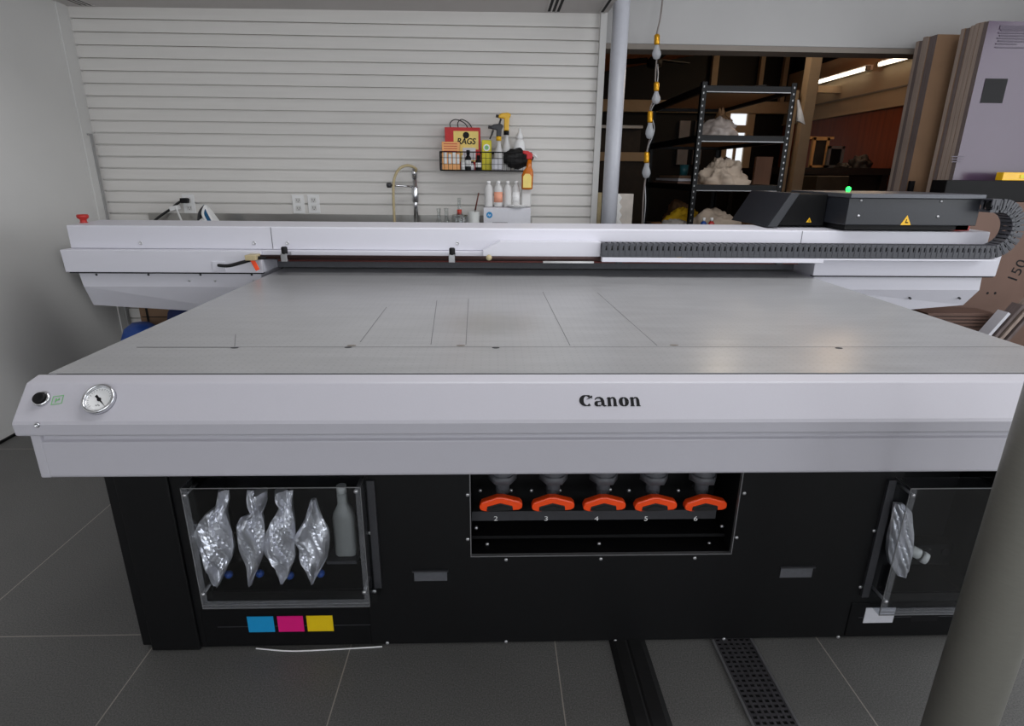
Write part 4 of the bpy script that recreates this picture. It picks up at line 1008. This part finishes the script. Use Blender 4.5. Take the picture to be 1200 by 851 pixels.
# big brown box
t = thing('flat_carton', 'large flat brown cardboard box reading 150 behind the right end of gantry', 'box', (2.95, 3.38, 0))
MB().box(2.20, 3.75, 3.335, 3.47, 0, 1.218).build('carton', 'card', t, bev=.003)
p = ay(1192, 318, 3.335)
MB().text('150', (p.x, 3.3345, p.z), Vector((.30, 0, 1)), Vector((-1, 0, .30)), .065).build('lettering', 'ink', t, fix=False)
q = MB()
for x_ in (1163, 1172): p = ay(x_, 345, 3.299); q.cyl((p.x, 3.3345, p.z), (p.x, 3.337, p.z), .008, n=10)
q.build('staple', 'ink', t)
p = ay(1107, 211, 3.36); q = ay(1200, 236, 3.36)
t = thing('black_tray', 'long black tray resting on top of the brown box', 'tray', (3.1, 3.4, 1.219))
MB().box(p.x, 3.6, 3.34, 3.46, 1.219, p.z).build('tray_body', 'black2', t, bev=.004)
p = ay(1176, 214, 3.33); c = ay(1176, 204, 3.33)
t = thing('yellow_level', 'yellow bar lying on the black tray at the right edge', 'level', (3.2, 3.36, p.z+.003))
zt_ = ay(1107, 211, 3.36).z+.001
MB().box(p.x, 3.55, 3.345, 3.395, zt_, zt_+.044).build('bar_body', 'tyel', t, bev=.003)
MB().box(p.x+.10, p.x+.14, 3.342, 3.348, zt_+.012, zt_+.032).build('vial', 'lime', t)
# lower carton flaps and leaning sheets
a = ay(1088, 362, 3.2); c = ay(1150, 371, 3.2)
t = thing('low_carton', 'dark brown striped cardboard carton standing before the box reading 150', 'box', ((a.x+c.x)/2, 3.2, 0))
MB().box(a.x-.05, c.x+.02, 3.13, 3.28, 0, a.z-.01).build('carton', mat('dark_carton', (98, 74, 64), .75, nscale=6, namt=.1), t, bev=.003)
q = MB()
for k in range(4): q.box(a.x-.02+.02*k, c.x-.02+.01*k, 3.1285, 3.1297, a.z-.03-k*.02, a.z-.026-k*.02)
q.build('print_lines', 'ink', t)
for k in range(4):
    p = ay(1164+9*k, 394, 2.98+.0*k); d = Vector((.52, 0, .85)); nn = Vector((.85, 0, -.52))
    b0_ = Vector((p.x-.52*p.z/.85, 3.0, 0)); L_ = p.z/.85+.15+.05*k
    q = MB().obox(b0_+d*(L_/2)+nn*.012+Vector((0, .05, 0)), d*(L_/2), Vector((0, .035, 0)), nn*.009)
    solo(q, 'leaning_sheet', ['pale', 'cedge2', 'cedge', 'cedge2'][k], ['pale grey sheet leaning furthest left in the slanted pile by the brown box', 'dark sheet leaning directly behind the pale grey one', 'grey brown sheet third in the slanted pile by the brown box', 'dark sheet furthest right in the slanted pile by the brown box'][k], 'board', 'slanted sheets by the brown box')

# string light
t = thing('string_light', 'hanging string light cord with clear bulbs in yellow sockets', 'string light', ay(757, 262, 3.95))
cp = [(777.5, -10), (774, 20), (769.5, 42), (770, 60), (768, 90), (768, 112), (762, 128), (764, 150), (758, 178), (757, 200), (754, 230), (752, 275)]
P_ = bez([ay(x, y, 3.955) for x, y in cp], 8)
MB().tube(P_, .005, 7).build('cord', mat('grey_cord', (120, 112, 108), .5, nscale=30, namt=.1), t)
MB().tube([p+Vector((.006*math.sin(i*.5)+.01, .008*math.cos(i*.5), 0)) for i, p in enumerate(P_[28:])], .004, 6).build('cord', 'edge', t)
for (x, y0, y1) in ((770, 40, 70), (769.5, 96, 122), (762, 130, 163), (758, 178, 209)):
    a = ay(x, y0, 3.93); c = ay(x-.8, y1, 3.93); d = (c-a); l = d.length; d.normalize()
    sk = MB().lathe([(.010, 0), (.017, .008), (.017, l*.38), (.014, l*.42)], a, d, 14).build('bulb_socket', 'brass', t)
    MB().lathe([(.012, l*.40), (.014, l*.5), (.026, l*.72), (.027, l*.82), (.018, l*.96), (.003, l)], a, d, 18).build('bulb', 'bulb', t)

# ================================================================== WORKSHOP BEYOND THE OPENING
WX, FY = 5.0, 10.6
zA = 2.19
rwm = MB().box(WX, WX+.12, 4.22, 12.2, 0, 2.18)
struct(rwm, 'wall_workshop', 'panelwood')
struct(MB().box(WX-.02, WX+.14, 4.22, 12.2, 2.18, 2.98).box(WX-.035, WX-.02, 4.22, 12.2, 2.18, 2.2), 'trim_5', 'cream', bev=.004)
struct(MB().box(WX-.028, WX-.019, 4.22, 12.2, 2.395, 2.415), 'trim_6', 'lip')
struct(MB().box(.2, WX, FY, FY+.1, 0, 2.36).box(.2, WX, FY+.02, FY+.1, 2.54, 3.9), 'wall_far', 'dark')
struct(MB().box(.2, WX, FY-.12, FY+.01, 2.355, 2.545), 'trim_7', 'cream', bev=.01)
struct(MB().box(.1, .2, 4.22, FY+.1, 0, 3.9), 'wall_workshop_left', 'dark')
struct(MB().prism([(.2, 3.05-.177*2.05), (5.2, 3.05+.177*2.95), (5.2, 3.9), (.2, 3.9)], 'y', 4.23, FY+.1), 'ceiling_workshop', 'ceilwood')
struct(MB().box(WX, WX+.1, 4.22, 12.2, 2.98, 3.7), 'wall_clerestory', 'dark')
k = 0
for px_, w_ in ((838, .05), (893, .035), (921, .035)):
    p = ay(px_, 70, FY-.03); k += 1
    struct(MB().box(p.x-w_, p.x+w_, FY-.1, FY-.005, 2.545, 3.3), 'trim_%d' % (7+k), 'cream')
# far windows
wx0, wx1 = ay(856, 130, FY-.05).x, ay(876, 130, FY-.05).x
zt, zb = ay(865, 128, FY-.05).z, ay(865, 208, FY-.05).z
struct(MB().box(wx0, wx1, FY-.04, FY-.03, zb, zt), 'window_4', M['win'])
q = MB()
for a, c in ((wx0-.13, wx0), (wx1, wx1+.13)): q.box(a, c, FY-.09, FY-.005, zb-.1, zt+.02)
q.box((wx0+wx1)/2-.025, (wx0+wx1)/2+.025, FY-.07, FY-.04, zb, ay(865, 165, FY).z); q.box(wx0, wx1, FY-.09, FY-.03, ay(865, 156, FY).z, ay(865, 156, FY).z+.12)
struct(q, 'trim_11', 'cream')
q = MB()
for px_, w_ in ((799, .09), (816, .07)):
    p = ay(px_, 180, FY-.05); q.box(p.x-w_, p.x+w_, FY-.09, FY-.005, ay(px_, 193, FY).z, ay(px_, 142, FY).z)
struct(q, 'trim_12', mat('grey_frame', (120, 118, 122), .5, nscale=8, namt=.1))
for px0, px1, py0, py1, Y in ((700, 770, 153, 157, 9.2), (700, 770, 178, 190, 9.0)):
    pass
# wall-mounted bar by the left opening edge: a far work table
a = ay(700, 178, 8.8); c = ay(762, 178, 8.8)
t = thing('work_table', 'cream topped work table seen left of the shelving through the opening', 'table', ((a.x+c.x)/2, 9, 0))
MB().box(a.x, c.x, 8.8, 9.5, a.z-.12, a.z).build('table_top', 'cream', t)
MB().box(a.x, c.x, 9.45, 9.5, a.z, a.z+.36).build('back_board', 'dark2', t)
MB().box(a.x, c.x, 9.35, 9.5, a.z+.36, a.z+.40).build('shelf', 'edge', t)
MB().box(a.x+.02, c.x-.02, 8.83, 8.87, 0, a.z-.12).build('apron', 'dark2', t)
struct(MB().box(WX-.012, WX-.004, 6.4, 8.35, 3.03, 3.45), 'window_5', emis('warm_glow', (255, 222, 176), 6.))  # added glowing panel hidden by the header, gives the bed a warm reflection
struct(MB().box(WX-.03, WX, 6.36, 6.4, 2.98, 3.5).box(WX-.03, WX, 8.35, 8.39, 2.98, 3.5).box(WX-.03, WX, 6.36, 8.39, 3.45, 3.5), 'trim_13', 'cream')  # cream frame round the added glowing panel
# tubes
def tube_lamp(p, q, label):
    a, c = ax(*p, WX-.09), ax(*q, WX-.09)
    t = thing('tube_light', label, 'light', (a+c)/2, 'fluorescent tubes along the cream beam')
    MB().cyl(a, c, .022, n=12).build('tube', M['lampw'], t)
    d = (c-a).normalized()
    MB().obox((a+c)/2+Vector((.035, 0, .01)), d*((c-a).length/2+.02), X3*.036, Z3*.03).build('housing', 'printw', t)
    for e in (a-d*.02, c+d*.02): MB().obox(e, d*.02, X3*.025, Z3*.028).build('end_cap', 'lip', t)
tube_lamp((958, 96.5), (1016, 80), 'far glowing fluorescent tube right of the cream workshop post')
tube_lamp((1031, 75.5), (1074, 64), 'near glowing fluorescent tube beside the brown sheet stack')
# cream post and stub beam
a = ay(956, 60, 6.5)
solo(MB().box(a.x-.058, a.x+.058, 6.45, 6.57, 0, 3.2), 'timber_post', 'cream', 'cream timber post in the workshop right of the shelving', 'post', bev=.006)
p = ax(961, 105, WX-.3); solo(MB().box(WX-.36, WX-.02, p.y-.06, p.y+.06, p.z-.045, p.z+.045), 'beam_stub', 'cream', 'short cream beam stub under the far fluorescent tube', 'beam')
a = ay(923, 125, 6.6); c = ay(916, 190, 6.6)
solo(MB().box(c.x-.03, c.x+.03, 6.5, 6.56, 0, 2.2), 'timber_stud', 'cream', 'thin cream stud close behind the right shelving post', 'post')
# ceiling fan
p = ay(767, 73, 8.0)
t = thing('ceiling_fan', 'dark ceiling fan under the workshop roof left of the string light', 'fan', (p.x, 8, p.z))
MB().lathe([(.03, -.07), (.09, -.05), (.10, .02), (.05, .06)], (p.x, 8, p.z), n=20).build('motor', 'ink', t)
MB().cyl((p.x, 8, p.z+.05), (p.x, 8, 3.05+.177*(p.x-2.25)), .015, n=10).build('down_rod', 'ink', t)
for k in range(3):
    a = math.radians((150, 25, 268)[k]); d = Vector((math.cos(a), math.sin(a), .0)); s_ = Vector((-d.y, d.x, .25 if k == 0 else .05)).normalized()
    MB().obox(Vector((p.x, 8, p.z))+d*.30+Vector((0, 0, .03)), d*.22, s_*.065, d.cross(s_)*.006).build('fan_blade', 'ink', t)
# shelving unit
RX0, RX1, RY0, RY1, RZ = 1.405, 2.055, 4.24, 5.52, 1.945
t = thing('shelving_unit', 'black steel boltless shelving unit loaded with cloths behind the opening', 'shelf', ((RX0+RX1)/2, 4.85, 0))
for x in (RX0, RX1):
    for y in (RY0, RY1):
        sx_ = 1 if x == RX0 else -1; sy_ = 1 if y == RY0 else -1
        q = MB().box(min(x, x+sx_*.036), max(x, x+sx_*.036), min(y, y+sy_*.003), max(y, y+sy_*.003), 0, RZ).box(min(x, x+sx_*.003), max(x, x+sx_*.003), min(y, y+sy_*.036), max(y, y+sy_*.036), 0, RZ)
        po = q.build('post', 'rack', t)
        if y == RY0:
            q = MB(); z = .95
            while z < RZ-.02: q.box(x+sx_*.012, x+sx_*.020, y-.0012, y+.0005, z, z+.012); z += .04
            q.build('post_slots', 'edge', po)
ZL = (1.925, 1.612, 1.285, .935, .25)
for z in ZL:
    for y in (RY0+.004, RY1-.034): MB().box(RX0+.004, RX1-.004, y, y+.03, z-.045, z).build('beam', 'rack', t, bev=.003)
    for x in (RX0+.004, RX1-.034): MB().box(x, x+.03, RY0+.034, RY1-.034, z-.045, z).build('beam', 'rack', t)
    MB().box(RX0+.02, RX1-.02, RY0+.02, RY1-.02, z-.02, z-.006).build('shelf_board', 'pboard', t)
    MB().box(RX0+.036, RX1-.036, RY0+.001, RY0+.004, z-.043, z-.038).build('beam_edge', 'edge', t)
def heap(px_, base, Y, sx, sy, sz, m, name, label, cat, seed, amp=.3, fr=2.2):
    p = ay(px_, base, Y); zz = min(ZL, key=lambda q_: abs(q_-p.z))
    return solo(bundle(MB(), (p.x, Y, zz-.005), sx, sy, sz, seed, amp, fr, 24), name, m, label, cat)
heap(840, 157, 4.46, .135, .14, .125, 'tarp', 'wrapped_bundle', 'grey plastic wrapped bundle on the second shelf from the top', 'bundle', 2.2, .22, 2.6)
heap(846, 140, 4.62, .09, .09, .17, 'kraft', 'brown_bundle', 'dark brown crumpled bag behind the grey wrapped bundle', 'bag', 6.2, .3)
heap(846, 213, 4.42, .16, .13, .155, 'cloth', 'cloth_heap', 'crumpled beige cloth heap on the third shelf from the top', 'cloth', 9.6, .42, 2.4)
heap(836, 262, 4.44, .19, .15, .155, 'cloth', 'folded_dropcloth', 'beige drop cloth pile on the lower shelf', 'cloth', 12.6, .25)
heap(792, 262, 4.62, .13, .12, .08, 'cloth2', 'pale_rag_pile', 'pale grey rag pile left of the drop cloths on the lower shelf', 'cloth', 15.6, .3)
heap(800, 262, 4.80, .15, .12, .155, 'ycloth', 'yellow_cloth', 'yellow cloth tucked between the rags and drop cloths', 'cloth', 18.6, .25)
heap(795, 262, 5.12, .125, .17, .2, 'kraft', 'paper_bag', 'large brown paper bag at the left of the lower shelf', 'bag', 22.6, .2)
heap(858, 262, 4.33, .09, .05, .045, 'rubber', 'dark_pouch', 'flat black pouch at the front of the lower shelf', 'pouch', 25.6, .2)
for px_, m, d in ((823, 'blue', 'blue'), (832, 'red', 'red')):
    p = ay(px_, 253, 4.33); t2 = thing('paint_bottle', 'small %s paint bottle with white cap on the lower shelf' % d, 'bottle', (p.x, 4.31, .93))
    MB().lathe([(.020, 0), (.022, .01), (.022, .085), (.010, .10)], (p.x, 4.285, .93), n=16).build('bottle_body', m, t2)
    MB().lathe([(.011, .10), (.011, .125), (0, .125)], (p.x, 4.285, .93), n=12).build('bottle_cap', 'printw', t2)
# papers and boards on third shelf
a = ay(766, 212, 5.2); c = ay(815, 212, 4.55)
for k, (dz, m, d) in enumerate(((0, 'card', 'brown board at the bottom of the stack on the third shelf'), (.022, 'pale', 'white board in the middle of stack on the third shelf'), (.044, 'card2', 'tan board on top of the stack on the third shelf'))):
    solo(MB().box(1.43+.015*k, 1.66-.02*k, 4.66+.04*k, 5.40-.05*k, 1.281+dz, 1.300+dz), 'art_board', m, d, 'board', 'boards on the third shelf')
p = ay(808, 195, 4.8)
solo(MB().lathe([(.03, 0), (.036, .08), (.033, .08), (.028, .006)], (1.53, 4.85, 1.346), n=18), 'teal_cup', mat('teal_cup', (40, 96, 104), .4, nscale=20, namt=.1), 'teal cup standing on the boards of the third shelf', 'cup')
# flat panels lying on the top shelf
a = ay(890, 97, 4.7)
solo(MB().add([(1.62, 4.6, 1.921), (2.0, 4.6, 1.921), (2.0, 5.2, 1.921), (1.62, 5.2, 1.921), (1.72, 4.6, 1.95), (2.0, 4.6, 1.985), (2.0, 5.2, 1.985), (1.72, 5.2, 1.95)], [(3,2,1,0), (4,5,6,7), (0,1,5,4), (1,2,6,5), (2,3,7,6), (3,0,4,7)]), 'dark_folder', 'dark2', 'dark flat folder lying on the top shelf', 'folder')
# rag hanging at the right post
q = MB(); a = ay(935, 117, 4.22); c = ay(944, 146, 4.22); d = ay(933, 142, 4.22)
q.loft([[a+Vector((-.006, .004, 0)), a+Vector((.006, .006, 0)), a+Vector((.006, -.006, 0)), a+Vector((-.006, -.006, 0))],
        [(a+d)/2+Vector((0, .004, 0)), (a+c)/2+Vector((.004, .012, 0)), (a+c)/2+Vector((.004, -.004, 0)), (a+d)/2+Vector((0, -.018, 0))],
        [d+Vector((0, .004, 0)), c+Vector((0, .016, 0)), c+Vector((0, .004, 0)), d+Vector((.006, -.022, 0))]])
solo(q, 'hanging_rag', 'cloth2', 'pale rag hanging from the right front post of the shelving', 'cloth')
# leaning plank behind the shelving
a = ay(909, 183, 5.9); c = ay(905, 262, 5.75)
solo(MB().obox(((a.x+.02)-.03, 6.15, a.z/2), (.085, 0, 0), (0, .02, 0), (.02, .02, a.z/2)), 'leaning_plank', mat('pink_wood', (164, 128, 106), .6, nscale=6, namt=.12, stretch=(3, 1, .3)), 'pinkish wood plank leaning behind the right side of shelving', 'plank')
p = ay(890, 262, 5.9)
solo(bundle(MB(), (ay(888, 230, 5.75).x, 5.77, .735), .16, .12, .22, 31.0, .4, 2.6, 20), 'crumpled_paper', 'kraft', 'crumpled brown packing paper right of the shelving', 'paper')
solo(MB().box(2.35, 2.80, 5.60, 5.95, 0, .72), 'dark_bin', 'dark2', 'dark bin holding the crumpled packing paper', 'bin', bev=.01)
# white board and cardboard tube beside the wall post
a = ay(720, 227, 3.95); c = ay(742, 227, 3.95)
solo(MB().box(a.x+.03, c.x, 3.93, 3.99, 0, a.z), 'whiteboard', 'cloth2', 'narrow whitish panel standing right of the light grey post', 'panel', bev=.003)
q = MB(); 
for k in range(1): q.loft([[ay(721.5+(3 if j % 2 else 0), 227+j*5, 3.93)+Vector((dx*.022, dy*.012, 0)) for dx, dy in ((-1,-1),(1,-1),(1,1),(-1,1))] for j in range(12)], True, True)
solo(q, 'rolled_paper', 'wall', 'crinkled white paper roll between the grey post and whitish panel', 'paper')
p = ay(701.5, 226, 4.10); solo(MB().cyl((p.x+.01, 4.16, 0), (p.x+.01, 4.16, p.z), .024, n=18), 'cardboard_tube', 'hose', 'beige cardboard tube behind the light grey post', 'tube')
# bench with frames and clutter at the right of the workshop
t = thing('workbench', 'dark cluttered workbench against the red wood wall', 'bench', (4.4, 8.2, 0))
bt = ay(960, 197, 7.8).z
MB().box(3.55, 4.95, 7.4, 9.2, bt-.08, bt).build('bench_top', 'dark2', t)
MB().box(3.65, 4.9, 7.5, 9.1, .3, bt-.08).build('cabinet', 'dark2', t)
for x in (3.62, 4.88):
    for y in (7.47, 9.1): MB().box(x-.04, x+.04, y-.04, y+.04, 0, bt-.08).build('leg', 'dark2', t)
def frame(px0, py0, px1, py1, Y, m, inner, label):
    a, c = ay(px0, py0, Y), ay(px1, py1, Y); w_ = .035
    t = thing('picture_frame', label, 'frame', ((a.x+c.x)/2, Y, bt), 'frames on the workbench')
    z0 = bt+.001
    MB().box(a.x, a.x+w_, Y-.02, Y+.02, z0, a.z).box(c.x-w_, c.x, Y-.02, Y+.02, z0, a.z).box(a.x, c.x, Y-.02, Y+.02, a.z-w_, a.z).box(a.x, c.x, Y-.02, Y+.02, z0, z0+w_).build('frame_border', m, t)
    MB().box(a.x+w_*.9, c.x-w_*.9, Y-.005, Y+.015, z0+w_*.9, a.z-w_*.9).build('backing', inner, t)
frame(953, 161, 967, 192, 7.9, 'lightwood', 'dark2', 'light wood frame on the workbench')
frame(971, 171, 986, 193, 7.8, 'edge', 'dark', 'dark grey framed panel on the workbench')
a = ay(939, 160.5, 8.1); c = ay(973, 160.5, 8.1)
t = thing('wood_stand', 'light wooden stand above the frames on the workbench', 'stand', ((a.x+c.x)/2, 8.1, bt))
MB().box(a.x, c.x, 8.0, 8.3, a.z-.03, a.z).build('shelf_top', 'lightwood', t)
for x in (a.x+.03, c.x-.05): MB().box(x-.02, x+.02, 8.05, 8.1, bt, a.z-.03).build('leg', 'lightwood', t)
rnd = random.Random(4)
for k, (px_, w_, h_) in enumerate(((1008, .13, .14), (988, .07, .06))):
    p = ay(px_, 197, 7.6); solo(bundle(MB(), (p.x, 7.62, bt-.002), w_, .14, h_, 40+k*3., .35, 2.4, 16), 'dark_clutter', 'dark2', ('rounded dark heap at the right end of the workbench', 'low dark heap beside the frames on the workbench')[k], 'heap')
a = ay(958, 206, 6.9); c = ay(996, 206, 6.9)
solo(MB().box(a.x, c.x, 6.9, 7.3, 0, a.z), 'tool_cabinet', mat('dim_olive', (70, 62, 48), .6, nscale=8, namt=.2), 'dull olive cabinet standing in front of the workbench', 'cabinet', bev=.01)

# ================================================================== LIGHT
def area(name, loc, rot, sx, sy, power, col=(1, 1, 1)):
    l = bpy.data.lights.new(name, 'AREA'); l.shape = 'RECTANGLE'; l.size = sx; l.size_y = sy; l.energy = power; l.color = col
    o = bpy.data.objects.new(name, l); COL.objects.link(o); o.location = loc; o.rotation_euler = rot; return o
for i, x in enumerate((-1.25, .95, 3.15)):
    area('window_daylight', (x, -4.15, 1.6), (math.radians(90), 0, 0), 1.8, 2.1, (22, 34, 25)[i], (.96, .98, 1))
area('ceiling_panel', (.9, 1.9, 2.96), (0, 0, 0), 3.0, .9, 48, (.97, .98, 1))
area('side_window_daylight', (4.12, .9, 1.7), (0, math.radians(90), 0), 1.7, 3.4, 62, (.93, .96, 1))
area('workshop_lamp', (3.6, 7.0, 3.1), (0, 0, 0), .3, 2.4, 7, (1, .86, .66))
pl = bpy.data.lights.new('workshop_fill', 'POINT'); pl.energy = 10; pl.color = (1, .84, .64); pl.shadow_soft_size = .12  # added fill light, unseen behind the header, brightens the workshop ceiling
po = bpy.data.objects.new('workshop_fill', pl); COL.objects.link(po); po.location = (2.6, 6.2, 2.75)
W = bpy.data.worlds.new('world'); SC.world = W; W.use_nodes = True
W.node_tree.nodes['Background'].inputs[0].default_value = (.8, .86, 1, 1); W.node_tree.nodes['Background'].inputs[1].default_value = .25
vs = SC.view_settings
SC.display_settings.display_device = 'sRGB'
vs.view_transform = 'Standard'; vs.look = 'None'; vs.gamma = 1; vs.use_curve_mapping = False; vs.exposure = 0.03
